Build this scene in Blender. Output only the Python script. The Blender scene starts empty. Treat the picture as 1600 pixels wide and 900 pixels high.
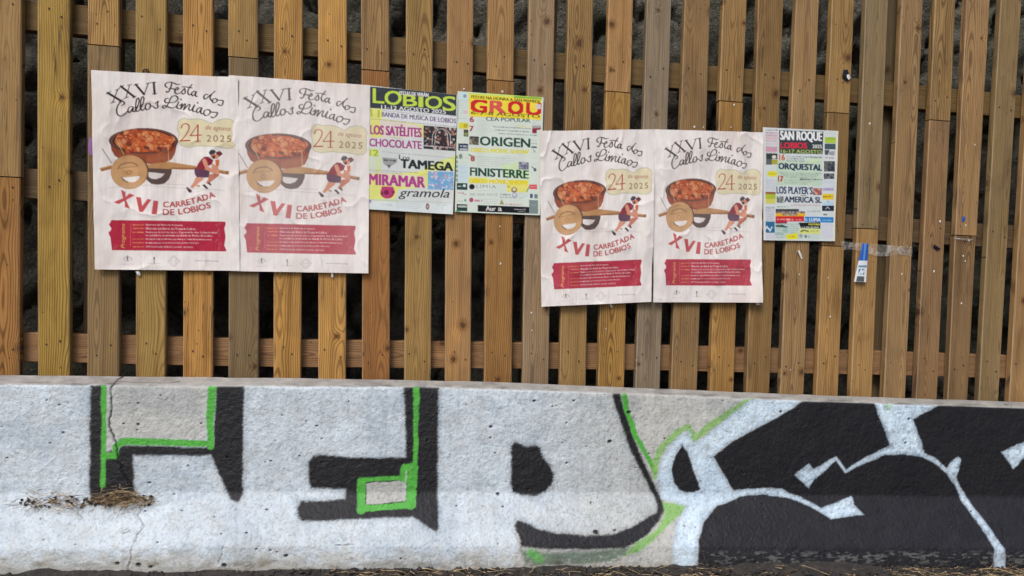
import bpy, bmesh, math, random
import numpy as np
from mathutils import Vector, Matrix

S = bpy.context.scene
rad = math.radians

# ------------------------------------------------------------------ camera
YAW, PITCH, ROLL, FPX, CAMD = 0.1863, -0.0270, 0.0319, 1155.0, 2.6787
def cam_axes():
    f = np.array([math.sin(YAW)*math.cos(PITCH), math.cos(YAW)*math.cos(PITCH), math.sin(PITCH)])
    r = np.array([math.cos(YAW), -math.sin(YAW), 0.0]); u = np.cross(r, f)
    return r*math.cos(ROLL)+u*math.sin(ROLL), -r*math.sin(ROLL)+u*math.cos(ROLL), f
CR, CU, CF = cam_axes()
CPOS = np.array([0.0, -CAMD, 0.0])
cam = bpy.data.cameras.new('camera'); camo = bpy.data.objects.new('camera', cam)
S.collection.objects.link(camo); S.camera = camo
M = Matrix(((CR[0], CU[0], -CF[0], CPOS[0]), (CR[1], CU[1], -CF[1], CPOS[1]), (CR[2], CU[2], -CF[2], CPOS[2]), (0, 0, 0, 1)))
camo.matrix_world = M
cam.sensor_width = 36.0; cam.lens = FPX/1600*36.0; cam.clip_start = .05; cam.clip_end = 500

# ------------------------------------------------------------------ light
SUN_AZ, SUN_EL = rad(214), rad(50)          # behind the camera, slightly to its left
w = bpy.data.worlds.new('World'); S.world = w; w.use_nodes = True
nt = w.node_tree; bg = nt.nodes['Background']
sky = nt.nodes.new('ShaderNodeTexSky'); sky.sky_type = 'NISHITA'; sky.sun_disc = False
sky.sun_elevation = SUN_EL; sky.sun_rotation = SUN_AZ; sky.dust_density = 4.0; sky.air_density = .8
nt.links.new(sky.outputs[0], bg.inputs[0]); bg.inputs[1].default_value = 0.105
sl = bpy.data.lights.new('sun', 'SUN'); sl.energy = 1.7; sl.angle = rad(22); sl.color = (1.0, .975, .94)
so = bpy.data.objects.new('sun', sl); S.collection.objects.link(so)
sd = Vector((math.sin(SUN_AZ)*math.cos(SUN_EL), math.cos(SUN_AZ)*math.cos(SUN_EL), math.sin(SUN_EL)))
so.rotation_euler = (-sd).to_track_quat('-Z', 'Y').to_euler()
S.view_settings.view_transform = 'Standard'; S.view_settings.look = 'None'
S.view_settings.exposure = 0.30; S.view_settings.gamma = 1.0

# ------------------------------------------------------------------ measuring helpers
def at(px, py, Y=0.0):
    """the point at depth Y that the photograph shows at pixel px, py"""
    px, py, Y = np.broadcast_arrays(np.asarray(px, float), np.asarray(py, float), np.asarray(Y, float))
    d = (px[..., None]-800)/FPX*CR + (450-py[..., None])/FPX*CU + CF
    return CPOS + d*((Y+CAMD)/d[..., 1])[..., None]
def proj(P):
    d = P-CPOS; z = d@CF
    return 800+FPX*(d@CR)/z, 450-FPX*(d@CU)/z
def lin(c):
    """sRGB hex to linear rgb"""
    v = np.array([int(c[i:i+2], 16) for i in (1, 3, 5)])/255.0
    return np.where(v <= .04045, v/12.92, ((v+.055)/1.055)**2.4)

def vnoise(x, y, seed=0):
    x = np.asarray(x, float); y = np.asarray(y, float)
    g = np.random.RandomState(seed).rand(256, 256)
    xi = np.floor(x).astype(int); yi = np.floor(y).astype(int); fx = x-xi; fy = y-yi
    fx = fx*fx*(3-2*fx); fy = fy*fy*(3-2*fy)
    a = g[xi % 256, yi % 256]; b = g[(xi+1) % 256, yi % 256]; c = g[xi % 256, (yi+1) % 256]; d = g[(xi+1) % 256, (yi+1) % 256]
    return (a*(1-fx)+b*fx)*(1-fy)+(c*(1-fx)+d*fx)*fy
def fbm(x, y, seed=0, o=4):
    s = 0; a = .5
    for i in range(o):
        s = s+a*vnoise(x*2**i+i*17.3, y*2**i+i*9.1, seed+i); a *= .5
    return s/(1-.5**o)
def sstep(a, b, x):
    t = np.clip((x-a)/(b-a), 0, 1); return t*t*(3-2*t)

# ------------------------------------------------------------------ object helpers
def mesh_obj(name, V, F, mat, parent=None, smooth=False):
    me = bpy.data.meshes.new(name); me.from_pydata([tuple(map(float, v)) for v in V], [], F); me.update()
    if smooth: me.shade_smooth()
    for m in (mat if isinstance(mat, (list, tuple)) else [mat]): me.materials.append(m)
    o = bpy.data.objects.new(name, me); S.collection.objects.link(o)
    if parent: o.parent = parent
    return o
def grid_obj(name, P, mat, col=None, parent=None, quads=None, uv=None):
    """P: (rows, cols, 3) array -> grid mesh with optional point colours"""
    r, c, _ = P.shape
    me = bpy.data.meshes.new(name); me.vertices.add(r*c)
    me.vertices.foreach_set('co', P.reshape(-1).astype(np.float32))
    i = np.arange(r*c).reshape(r, c)
    q = np.stack([i[:-1, :-1], i[1:, :-1], i[1:, 1:], i[:-1, 1:]], -1).reshape(-1, 4)
    n = len(q)
    me.loops.add(n*4); me.loops.foreach_set('vertex_index', q.reshape(-1).astype(np.int32))
    me.polygons.add(n); me.polygons.foreach_set('loop_start', np.arange(0, n*4, 4, dtype=np.int32))
    me.polygons.foreach_set('use_smooth', np.ones(n, bool))
    me.update(calc_edges=True)
    if col is not None:
        a = me.color_attributes.new('Col', 'FLOAT_COLOR', 'POINT')
        cc = np.ones((r*c, 4), np.float32); cc[:, :col.shape[-1]] = col.reshape(r*c, -1)
        a.data.foreach_set('color', cc.reshape(-1))
    me.materials.append(mat)
    o = bpy.data.objects.new(name, me); S.collection.objects.link(o)
    if parent: o.parent = parent
    return o
def tag(o, label=None, cat=None, group=None, kind=None):
    for k, v in (('label', label), ('category', cat), ('group', group), ('kind', kind)):
        if v: o[k] = v
    return o
def empty(name, loc):
    o = bpy.data.objects.new(name, None); o.location = loc; o.empty_display_size = .1
    S.collection.objects.link(o); return o

# ------------------------------------------------------------------ node helpers
class T:
    def __init__(s, name):
        s.m = bpy.data.materials.new(name); s.m.use_nodes = True; s.t = s.m.node_tree
        s.b = s.t.nodes['Principled BSDF']
    def n(s, ty, **kw):
        nd = s.t.nodes.new(ty)
        for k, v in kw.items():
            if k.startswith('_'): setattr(nd, k[1:], v)
            else: s.set(nd.inputs[k.replace('__', ' ')], v)
        return nd
    def set(s, inp, v):
        if isinstance(v, bpy.types.NodeSocket): s.t.links.new(v, inp)
        else: inp.default_value = v
    def math(s, op, a, b=0.0, c=0.0):
        nd = s.t.nodes.new('ShaderNodeMath'); nd.operation = op
        for i, v in enumerate((a, b, c)): s.set(nd.inputs[i], v)
        return nd.outputs[0]
    def vm(s, op, a, b=(0, 0, 0)):
        nd = s.t.nodes.new('ShaderNodeVectorMath'); nd.operation = op
        s.set(nd.inputs[0], a); s.set(nd.inputs[1], b)
        return nd.outputs['Value'] if op in ('LENGTH', 'DISTANCE', 'DOT_PRODUCT') else nd.outputs[0]
    def xyz(s, x, y, z):
        return s.n('ShaderNodeCombineXYZ', X=x, Y=y, Z=z).outputs[0]
    def noise(s, v, scale, detail=3.0, rough=.5, dist=0.0):
        return s.n('ShaderNodeTexNoise', Vector=v, Scale=scale, Detail=detail, Roughness=rough, Distortion=dist).outputs['Fac']
    def ramp(s, v, a, b, lo=0.0, hi=1.0):
        nd = s.t.nodes.new('ShaderNodeMapRange'); nd.interpolation_type = 'SMOOTHSTEP'
        s.set(nd.inputs[0], v)
        for i, q in enumerate((a, b, lo, hi)): s.set(nd.inputs[i+1], q)
        return nd.outputs[0]
    def mix(s, f, a, b, mode='MIX'):
        nd = s.t.nodes.new('ShaderNodeMix'); nd.data_type = 'RGBA'; nd.blend_type = mode
        s.set(nd.inputs[0], f); s.set(nd.inputs[6], a); s.set(nd.inputs[7], b)
        return nd.outputs[2]
    def bump(s, h, strength=.3, dist=.002):
        nd = s.n('ShaderNodeBump', Height=h, Strength=strength, Distance=dist)
        s.set(s.b.inputs['Normal'], nd.outputs[0]); return nd
    def out(s, **kw):
        for k, v in kw.items(): s.set(s.b.inputs[k.replace('_', ' ')], v)
        return s.m
def rgba(c): return (float(c[0]), float(c[1]), float(c[2]), 1.0)

def wood_material(name='pine_wood', lighten=0.0):
    t = T(name)
    P = t.n('ShaderNodeTexCoord').outputs['Object']
    oi = t.n('ShaderNodeObjectInfo'); rnd = oi.outputs['Random']; tint = oi.outputs['Color']; grey = oi.outputs['Alpha']
    sep = t.n('ShaderNodeSeparateXYZ', Vector=P)
    x, y, z = sep.outputs
    off = t.math('MULTIPLY', rnd, 93.0)
    r2 = t.math('FRACT', t.math('MULTIPLY', rnd, 57.3)); r3 = t.math('FRACT', t.math('MULTIPLY', rnd, 191.7))
    zz = t.math('ADD', z, off)
    # knots: scattered points, real distance in metres
    kc = t.xyz(t.math('MULTIPLY', x, 8.0), t.math('MULTIPLY', zz, 3.4), 0.0)
    kc = t.vm('ADD', kc, t.xyz(t.math('MULTIPLY', r2, 7.0), 0.0, 0.0))
    vo = t.n('ShaderNodeTexVoronoi', _voronoi_dimensions='2D', Vector=kc, Scale=1.0, Randomness=1.0)
    d = t.vm('LENGTH', t.vm('MULTIPLY', t.vm('SUBTRACT', kc, vo.outputs['Position']), (.125, .26, 0)))
    kr = t.n('ShaderNodeSeparateColor', Color=vo.outputs['Color']).outputs[2]
    d = t.math('DIVIDE', d, t.math('ADD', t.math('MULTIPLY', kr, .95), .45))
    keep = t.math('GREATER_THAN', t.n('ShaderNodeSeparateColor', Color=vo.outputs['Color']).outputs[0], .30)
    dn = t.math('ADD', d, t.math('MULTIPLY', t.math('SUBTRACT', t.noise(P, 75.0, 3.0, .6), .5), .016))
    g = t.math('MULTIPLY', t.math('EXPONENT', t.math('MULTIPLY', t.math('POWER', t.math('DIVIDE', d, .024), 2.0), -1.0)), keep)
    core = t.math('MULTIPLY', t.ramp(dn, .005, .0105, 1.0, 0.0), keep)
    halo = t.math('MULTIPLY', t.ramp(dn, .008, .024, 1.0, 0.0), keep)
    # growth rings cut by the sawn face
    slow = t.noise(t.xyz(0.0, 0.0, zz), 1.7, 2.0, .5)
    wob = t.noise(t.xyz(t.math('MULTIPLY', x, 9.0), y, t.math('MULTIPLY', zz, 2.0)), 1.0, 3.0, .55)
    cx = t.math('MULTIPLY', t.math('SUBTRACT', r3, .5), .09)
    dx = t.math('SUBTRACT', x, cx)
    dy = t.math('ADD', t.math('ADD', y, -.012), t.math('MULTIPLY', t.math('SUBTRACT', slow, .5), .13))
    rr = t.math('SQRT', t.math('ADD', t.math('MULTIPLY', dx, dx), t.math('MULTIPLY', dy, dy)))
    rr = t.math('ADD', rr, t.math('MULTIPLY', wob, .022))
    rr = t.math('ADD', rr, t.math('MULTIPLY', g, .013))
    ph = t.math('MULTIPLY', rr, 6.2832/.0068)
    sn = t.math('ADD', t.math('MULTIPLY', t.math('SINE', ph), .5), .5)
    late = t.ramp(sn, .45, 1.0)
    fib = t.noise(t.xyz(t.math('MULTIPLY', x, 260.0), t.math('MULTIPLY', y, 260.0), t.math('MULTIPLY', zz, 7.0)), 1.0, 3.0, .6)
    fib2 = t.noise(t.xyz(t.math('MULTIPLY', x, 55.0), t.math('MULTIPLY', y, 55.0), t.math('MULTIPLY', zz, 1.6)), 1.0, 3.0, .6)
    blot = t.noise(t.xyz(t.math('MULTIPLY', x, 12.0), y, t.math('MULTIPLY', zz, 4.5)), 1.0, 4.0, .6)
    str_ = t.ramp(t.noise(t.xyz(r2, r3, t.math('MULTIPLY', zz, 1.1)), 1.0, 2.0), .35, .65, .35, .85)
    c = t.mix(t.math('MULTIPLY', late, str_), tint, (.40, .345, .28, 1), 'MULTIPLY')
    c = t.mix(t.ramp(fib, .35, .7, 0.0, .38), c, (.52, .46, .39, 1), 'MULTIPLY')
    c = t.mix(t.ramp(fib2, .5, .75, 0.0, .5), c, (.52, .47, .40, 1), 'MULTIPLY')
    c = t.mix(t.ramp(fib2, .2, .42, .3, 0.0), c, (1.35, 1.3, 1.25, 1), 'MULTIPLY')
    c = t.mix(t.ramp(blot, .5, .72, 0.0, .6), c, (.52, .47, .40, 1), 'MULTIPLY')
    c = t.mix(t.ramp(blot, .28, .46, .6, 0.0), c, (1.42, 1.38, 1.25, 1), 'MULTIPLY')
    # drying checks along the grain
    ck = t.math('ABSOLUTE', t.math('SUBTRACT', t.noise(t.xyz(t.math('MULTIPLY', x, 34.0), y, t.math('MULTIPLY', zz, 1.1)), 1.0, 3.0, .5), .5))
    ckm = t.math('MULTIPLY', t.ramp(ck, .0, .009, 1.0, 0.0), t.ramp(t.noise(t.xyz(r3, x, t.math('MULTIPLY', zz, 2.4)), 1.0, 2.0), .52, .60))
    c = t.mix(t.math('MULTIPLY', ckm, .8), c, (.035, .022, .012, 1))
    # brown water stains drawn down the grain
    wat = t.noise(t.xyz(t.math('MULTIPLY', x, 30.0), y, t.math('MULTIPLY', zz, 1.3)), 1.0, 5.0, .65)
    c = t.mix(t.ramp(wat, .50, .68, 0.0, .55), c, (.50, .42, .33, 1), 'MULTIPLY')
    # weathered silver-grey areas
    gn = t.math('MULTIPLY', grey, t.ramp(t.noise(t.xyz(t.math('MULTIPLY', x, 40.0), y, t.math('MULTIPLY', zz, 2.5)), 1.0, 4.0, .6), .25, .6, .55, 1.0))
    c = t.mix(gn, c, t.mix(t.ramp(fib2, .3, .7), (.33, .29, .235, 1), (.19, .16, .125, 1)))
    c = t.mix(t.math('MULTIPLY', halo, .55), c, (.45, .27, .14, 1), 'MULTIPLY')
    c = t.mix(t.math('MULTIPLY', core, .75), c, (.055, .026, .012, 1))
    # small dark specks and splinter marks
    sp = t.n('ShaderNodeTexVoronoi', Vector=t.xyz(t.math('MULTIPLY', x, 38.0), 0.0, t.math('MULTIPLY', zz, 22.0)), Scale=1.0)
    spk = t.math('MULTIPLY', t.ramp(sp.outputs['Distance'], .05, .10, 1.0, 0.0), t.math('GREATER_THAN', t.n('ShaderNodeSeparateColor', Color=sp.outputs['Color']).outputs[1], .86))
    c = t.mix(t.math('MULTIPLY', spk, .8), c, (.04, .02, .012, 1))
    if lighten: c = t.mix(lighten, c, (.52, .43, .31, 1))
    h = t.math('ADD', t.math('MULTIPLY', late, .35), t.math('ADD', t.math('MULTIPLY', fib, .5), t.math('MULTIPLY', core, .4)))
    t.bump(h, .55, .0012)
    return t.out(Base_Color=c, Roughness=t.ramp(fib, .2, .8, .62, .82), Specular_IOR_Level=.28)

def attr_material(name, rough=.6, spec=.3, peel=None, grime=0.0, fleck=0.0, streak=0.0):
    t = T(name)
    c = t.n('ShaderNodeAttribute', _attribute_name='Col').outputs['Color']
    P = t.n('ShaderNodeTexCoord').outputs['Object']
    if grime: c = t.mix(t.ramp(t.noise(P, 26.0, 6.0, .62), .42, .7, 0.0, grime), c, (.62, .62, .60, 1), 'MULTIPLY')
    if fleck: c = t.mix(t.ramp(t.noise(P, 420.0, 2.0, .6), .58, .72, 0.0, fleck), c, (.45, .46, .48, 1), 'MULTIPLY')
    if streak:
        sp = t.n('ShaderNodeSeparateXYZ', Vector=P).outputs
        c = t.mix(t.ramp(t.noise(t.xyz(t.math('MULTIPLY', sp[0], 320.0), 0.0, t.math('MULTIPLY', sp[2], 9.0)), 1.0, 3.0), .4, .75, 0.0, streak), c, (.90, .83, .84, 1), 'MULTIPLY')
    if peel:
        n1 = t.noise(P, peel[0], 4.0, .6); n2 = t.noise(P, peel[0]*3.3, 2.0, .5)
        t.bump(t.math('ADD', n1, t.math('MULTIPLY', n2, .18)), peel[1], peel[2])
    return t.out(Base_Color=c, Roughness=rough, Specular_IOR_Level=spec)
def plain(name, c, rough=.7, spec=.3, nz=None):
    t = T(name); col = rgba(c)
    if nz:
        P = t.n('ShaderNodeTexCoord').outputs['Object']
        f = t.noise(P, nz, 5.0, .6)
        col = t.mix(t.ramp(f, .3, .7), rgba(np.array(c)*.5), rgba(np.minimum(np.array(c)*1.35, 1)))
        t.bump(f, .5, .004)
    return t.out(Base_Color=col, Roughness=rough, Specular_IOR_Level=spec)

WOOD = wood_material(); PALE_CORNER = wood_material('pale_pine_corner', .24)  # second copy is the same wood mixed paler, for the slats' front corners
CONC = attr_material('painted_concrete', .52, .28, (78.0, .6, .0075), .35, .10)
PAPER = attr_material('printed_paper', .62, .16, (38.0, .22, .004), 0, 0, .0)
GLOSSY = attr_material('glossy_printed_paper', .3, .32, (30.0, .25, .004), 0, 0, .0)
CONC_PLAIN = plain('bare_concrete', (.34, .34, .32), .8, .2, 40.0)
STEEL = plain('rusty_steel', (.045, .032, .026), .55, .4)
STRAW = plain('dry_straw', (.44, .33, .19), .8, .2, 60.0)
STRAW2 = plain('old_brown_straw', (.13, .085, .05), .85, .2, 60.0)
SCRAPW = plain('scrap_paper_white', (.72, .72, .70), .6, .3)
DARKP = plain('black_plastic', (.008, .007, .014), .35, .4)
BLUEP = plain('blue_print', (.02, .10, .42), .45, .4)
PURP = plain('purple_print', (.28, .12, .36), .5, .4)

def ground_material():
    t = T('asphalt_with_soil')
    P = t.n('ShaderNodeTexCoord').outputs['Object']
    f = t.noise(P, 30.0, 6.0, .65); g = t.noise(P, 240.0, 3.0, .6)
    c = t.mix(t.ramp(f, .4, .65), (.028, .026, .025, 1), (.060, .052, .044, 1))
    c = t.mix(t.ramp(g, .55, .72, 0.0, .8), c, (.13, .12, .105, 1))
    t.bump(t.math('ADD', f, g), .8, .01)
    return t.out(Base_Color=c, Roughness=.85)
def rock_material():
    t = T('rough_grey_rock')
    P = t.n('ShaderNodeTexCoord').outputs['Object']
    f = t.noise(P, 9.0, 7.0, .65); g = t.noise(P, 70.0, 4.0, .7, .6); m = t.noise(P, 2.3, 3.0)
    c = t.mix(t.ramp(f, .35, .65), (.11, .105, .085, 1), (.23, .22, .185, 1))
    c = t.mix(t.ramp(g, .5, .7, 0.0, .85), c, (.06, .057, .048, 1))
    c = t.mix(t.ramp(m, .5, .62, 0.0, .6), c, (.11, .12, .08, 1))
    t.bump(t.math('ADD', f, g), 1.0, .03)
    return t.out(Base_Color=c, Roughness=.9, Specular_IOR_Level=.15)
GROUND = ground_material(); ROCK = rock_material()
def tape_material():
    t = T('clear_tape')
    P = t.n('ShaderNodeTexCoord').outputs['Object']
    n_ = t.noise(P, 30.0, 3.0, .5, 1.0)
    a = t.ramp(n_, .45, .68, .12, .45)
    t.bump(n_, .9, .004)
    return t.out(Base_Color=(.72, .70, .64, 1), Roughness=.22, Specular_IOR_Level=.7, Alpha=a)
TAPE = tape_material()

# ================================================================== FENCE
FR_B = [-20,60,135,212,285,355,427,497,565,631,696,756,816,875,934,994,1048,1109,1166,1220,1276,1329,1380,1432,1481,1530,1578]
FR_T = [-20,59,137,212,285,357,428,497,565,634,700,763,827,889,951,1012,1070,1129,1185,1245,1300,1353,1409,1462,1511,1565,1615]
RR_B = [31,109,185,258,331,402,470,540,608,672,736,799,857,916,975,1032,1089,1146,1202,1257,1310,1362,1414,1465,1512,1561,1611]
RR_T = [32,110,186,260,332,403,473,542,609,676,741,804,867,928,989,1050,1110,1166,1224,1281,1335,1388,1442,1494,1547,1597,1648]
quads = []
for a, b, c, d in zip(FR_B, RR_B, FR_T, RR_T):
    yb = 587+max(0, (a-300))*.031
    quads.append([at(a, yb)[0], at(b, yb)[0], at(yb*0+c, 2)[0], at(d, 2)[0], at(a, yb)[2], at(c, 2)[2]])
for k in range(1, 6):
    q = quads[0] if k == 1 else quads[0]
    quads.insert(0, [quads[0][0]-.15, quads[0][1]-.15, quads[0][2]-.15, quads[0][3]-.15, quads[0][4], quads[0][5]])
for k in range(1, 9):
    q = quads[-1]; quads.append([q[0]+.15, q[1]+.15, q[2]+.15, q[3]+.15, q[4], q[5]])
NLEFT = 5
# joints where one board ends and the next begins (photo pixel heights), per slat
JOINT = {0:[276], 2:[71], 5:[90], 8:[110], 11:[126], 14:[144], 17:[159], 20:[177, 385], 21:[358], 23:[189], 24:[369]}
UP = ['#a87f45','#a88740','#ad8349','#b08d4b','#ad864c','#a88146','#b2884c','#b88c4b','#b18755','#a8824d','#ad8552','#a57c50','#a08a68','#a07c4c','#a87a44','#9a8a70','#a27c48','#a27b48','#9c7745','#a07c50','#987649','#8f7347','#9c784a','#987648','#9a7448','#8f7446','#94714a']
LO = ['#a97640','#977534','#7d6036','#856533','#a86e30','#7b6037','#a37236','#a97430','#a1682f','#927032','#a46c35','#a27136','#a66f2c','#99733d','#96703a','#966d38','#996f3b','#98703d','#956f3c','#9b7444','#967146','#967248','#977248','#956d42','#93704a','#8f7046','#916d46']
GREYA = {12:(.75,.05), 15:(.95,.0), 13:(.15,0), 9:(.15,0), 21:(.25,.0), 25:(.2,.1), 18:(.15,0), 3:(0,.1), 5:(.0,.2), 2:(.05,.12)}
random.seed(7)
fence = empty('wooden_fence', (1.2, .03, -1.0))
tag(fence, 'tall slatted wooden fence of vertical pine boards nailed on three rails behind the barrier', 'fence')
FI = Matrix.Translation((-1.2, -.03, 1.0))
ZB, ZT = -1.0, 1.42
TH = .030
def slat(name, x0b, x1b, x0t, x1t, zb, zt, col, grey, dy=0.0):
    cb, ct = (x0b+x1b)/2, (x0t+x1t)/2
    wb, wt = (x1b-x0b)/2, (x1t-x0t)/2
    L = zt-zb; n = 5; ch = .0035; V = []; F = []
    ax, ay = random.uniform(-.003, .003), random.uniform(-.002, .002)
    for i in range(n+1):
        u = i/n; w_ = wb+(wt-wb)*u; cx = (ct-cb)*u+ax*math.sin(u*3.1); oy = ay*math.sin(u*3.1)
        j = [random.uniform(-.0006, .0006) for _ in range(8)]
        sec = [(-w_+ch, 0), (w_-ch, 0), (w_, ch), (w_, TH-ch), (w_-ch, TH), (-w_+ch, TH), (-w_, TH-ch), (-w_, ch)]
        for k, (a, b) in enumerate(sec): V.append((cx+a+j[k], b+oy, L*u))
    for i in range(n):
        for k in range(8):
            a = i*8+k; b = i*8+(k+1) % 8; F.append((a, b, b+8, a+8))
    F.append(tuple(range(7, -1, -1))); F.append(tuple(n*8+k for k in range(8)))
    o = mesh_obj(name, V, F, [WOOD, PALE_CORNER], fence)
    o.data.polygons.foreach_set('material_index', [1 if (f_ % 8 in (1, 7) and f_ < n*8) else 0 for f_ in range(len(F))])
    o.location = Vector((cb, dy, zb))-fence.location
    o.color = (col[0], col[1], col[2], grey)
    return o
nails = []
RAILX = {}
for i, q in enumerate(quads):
    k = i-NLEFT
    x0b, x1b, x0t, x1t, z0, z1 = q
    def xs(z):
        u = (z-z0)/(z1-z0)
        return x0b+(x0t-x0b)*u, x1b+(x1t-x1b)*u
    kk = min(max(k, 0), 26) if 0 <= k <= 26 else random.randrange(3, 26)
    js = [float(at((FR_T[k]+RR_T[k])/2, y)[2]) for y in JOINT.get(k, [])] if 0 <= k <= 26 else ([.3] if k % 3 else [.55])
    js = sorted(js)
    cuts = [ZB+random.uniform(0, .03)]+js+[ZT+random.uniform(0, .03)]
    cu = lin(UP[kk]); cl = lin(LO[kk]); ga, gb = GREYA.get(kk, (0, 0))
    for j in range(len(cuts)-1):
        a = cuts[j]+(.0018 if j else 0); b = cuts[j+1]-(.0018 if j < len(cuts)-2 else 0)
        sh = random.uniform(-.002, .002) if len(cuts) > 2 and j == 0 else 0
        xa, xb = xs(a), xs(b)
        m = (a+b)/2
        t_ = float(sstep(-.25, .75, m)) if len(cuts) > 2 else .5
        c = (cl*(1-t_)+cu*t_); lum = c.mean(); c = (c*.92+lum*np.array([1.0, .96, .78])*.08)*np.array([1.18, 1.23, 1.10])*random.choice((.74, .88, .98, 1.05, 1.16))
        g_ = max(gb*(1-t_)+ga*t_, random.choice((0, .0, .07, .16)))
        slat('slat', xa[0]+sh, xa[1]+sh, xb[0]+sh, xb[1]+sh, a, b, c, g_, random.uniform(-.001, .001))
# rails behind the slats, from photographed lower edges
R1 = ([48,200,350,485,625,760,880,1000,1120,1280,1440,1590], [47,61,75,88,101,115,124,134,143,155,171,185])
R2 = ([48,300,625,810,1100,1325,1430,1540], [309.5,324,340,349,362,372,380,386])
R3 = ([48,200,350,480,690,870,1040,1208,1375,1520,1590], [565,569,573,574,575.5,576.5,579,583,585.5,590,592])
RY = .0335
rail_z = []
for ri, (px, py) in enumerate((R1, R2, R3)):
    P = at(px, py, RY); X = P[:, 0]; Z = P[:, 2]
    sl0 = (Z[2]-Z[0])/(X[2]-X[0]); sl1 = (Z[-1]-Z[-3])/(X[-1]-X[-3])
    f = lambda x, X=X, Z=Z, a=sl0, b=sl1: float(np.interp(x, X, Z)+min(x-X[0], 0)*a*.3+max(x-X[-1], 0)*b*.3)
    rail_z.append(f)
    xa = quads[0][0]-.1; xe = quads[-1][1]+.1
    joints = [xa, [.16, .95, .42][ri], [2.75, 2.1, 3.0][ri], xe]
    for a, b in zip(joints[:-1], joints[1:]):
        n = max(3, int((b-a)/.35)); V = []; F = []; hh = .098; dp = .045
        for i in range(n+1):
            x = a+.001+(b-a-.002)*i/n; z = f(x)
            for (yy, dz) in ((0, .002), (.002, 0), (dp, 0), (dp, hh), (.002, hh), (0, hh-.002)):
                V.append((x-a, yy, z+dz-f(a)))
        for i in range(n):
            for k in range(6):
                p = i*6+k; r = i*6+(k+1) % 6; F.append((p, p+6, r+6, r))
        F.append(tuple(range(6))); F.append(tuple(n*6+k for k in range(5, -1, -1)))
        # grain runs along the local z axis, so build the rail rotated
        V = [(-(z_), y_, x_) for (x_, y_, z_) in V]
        o = mesh_obj('rail', V, [tuple(reversed(q)) for q in F], WOOD, fence)
        o.rotation_euler = (0, rad(90), 0)
        o.location = Vector((a, RY, f(a)))-fence.location
        c = lin(['#725a2c', '#5e492e', '#94704a'][ri])*random.uniform(.9, 1.08)
        o.color = (c[0], c[1], c[2], .1)
# posts that carry the rails
for px in (-330, 160, 850, 1393, 1760):
    x = float(at(px, 100, .085)[0]); V = []; hw = .045
    for z in (ZB, ZT-.1):
        V += [(-hw, 0, z-ZB), (hw, 0, z-ZB), (hw, .09, z-ZB), (-hw, .09, z-ZB)]
    F = [(0, 1, 5, 4), (1, 2, 6, 5), (2, 3, 7, 6), (3, 0, 4, 7), (4, 5, 6, 7), (3, 2, 1, 0)]
    o = mesh_obj('post', V, F, WOOD, fence); o.location = Vector((x, RY+.047, ZB))-fence.location
    o.color = (*lin('#6d5a36'), .2)
# nail heads, two per crossing
V = []; F = []
for i, q in enumerate(quads):
    x0b, x1b, x0t, x1t, z0, z1 = q
    for f in rail_z:
        for s in (0, 1):
            u0 = .27 if s == 0 else .72
            zc = f((x0b+x1b)/2)+.05+random.uniform(-.03, .03)
            u = (zc-z0)/(z1-z0); xa = x0b+(x0t-x0b)*u; xb = x1b+(x1t-x1b)*u
            xc = xa+(xb-xa)*(u0+random.uniform(-.1, .1)); r = .0026; n = len(V)
            for k in range(8): V.append((xc+r*math.cos(k*.785), -.0022, zc+r*math.sin(k*.785)))
            for k in range(8): V.append((xc+r*1.15*math.cos(k*.785), .0005, zc+r*1.15*math.sin(k*.785)))
            F.append(tuple(n+k for k in range(8)))
            for k in range(8): F.append((n+k, n+8+k, n+8+(k+1) % 8, n+(k+1) % 8))
V = [(a-1.2, b-.03, c+1.0) for a, b, c in V]
tag(mesh_obj('nail_heads', V, F, STEEL, fence), kind='stuff')

# ================================================================== BARRIER
def curve(xs_, ys_):
    xs_ = np.array(xs_, float); ys_ = np.array(ys_, float)
    def f(x):
        x = np.asarray(x, float)
        return np.interp(x, xs_, ys_)+np.minimum(x-xs_[0], 0)*(ys_[1]-ys_[0])/(xs_[1]-xs_[0])+np.maximum(x-xs_[-1], 0)*(ys_[-1]-ys_[-2])/(xs_[-1]-xs_[-2])
    return f
def smoothc(f):
    return lambda x: (f(x-60)+f(x-30)+f(x)+f(x+30)+f(x+60))/5
L_TB = smoothc(curve([0,400,600,800,1000,1200,1400,1600], [586.5,590,593,598,606,615,622,628]))
L_TF = smoothc(curve([0,400,600,800,1000,1200,1400,1600], [599,602,603,607,614,623,630,636]))
L_B1 = smoothc(curve([0,400,800,1000,1200,1400,1600], [771,770,770,771,774,777,779]))
L_B2 = smoothc(curve([0,400,800,1200,1600], [859,853,853,854,856]))
L_GR = smoothc(curve([0,200,400,600,800,1000,1200,1600], [898,897,893,889,889,886,885,888]))
def zc(X, Y, c):
    z = np.zeros_like(X)-.5
    for _ in range(4):
        px, _y = proj(np.stack([X, np.full_like(X, Y), z], -1))
        px = np.clip(px, -900, 2500)
        z = at(px, c(px), Y)[..., 2]
    return z
XL = float(at(-25, 700, -.35)[0]); XR = float(at(1625, 700, -.35)[0])
NX, = (1280,)
Xc = np.concatenate([np.linspace(XL-2.0, XL, 120, endpoint=False), np.linspace(XL, XR, NX), np.linspace(XR, XR+2.6, 180)[1:]])
KY = [-.115, -.285, -.335, -.445, -.462]
KZ = [zc(Xc, KY[0], L_TB), zc(Xc, KY[1], L_TF), zc(Xc, KY[2], L_B1), zc(Xc, KY[3], L_B2), zc(Xc, KY[4], L_GR)]
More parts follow.
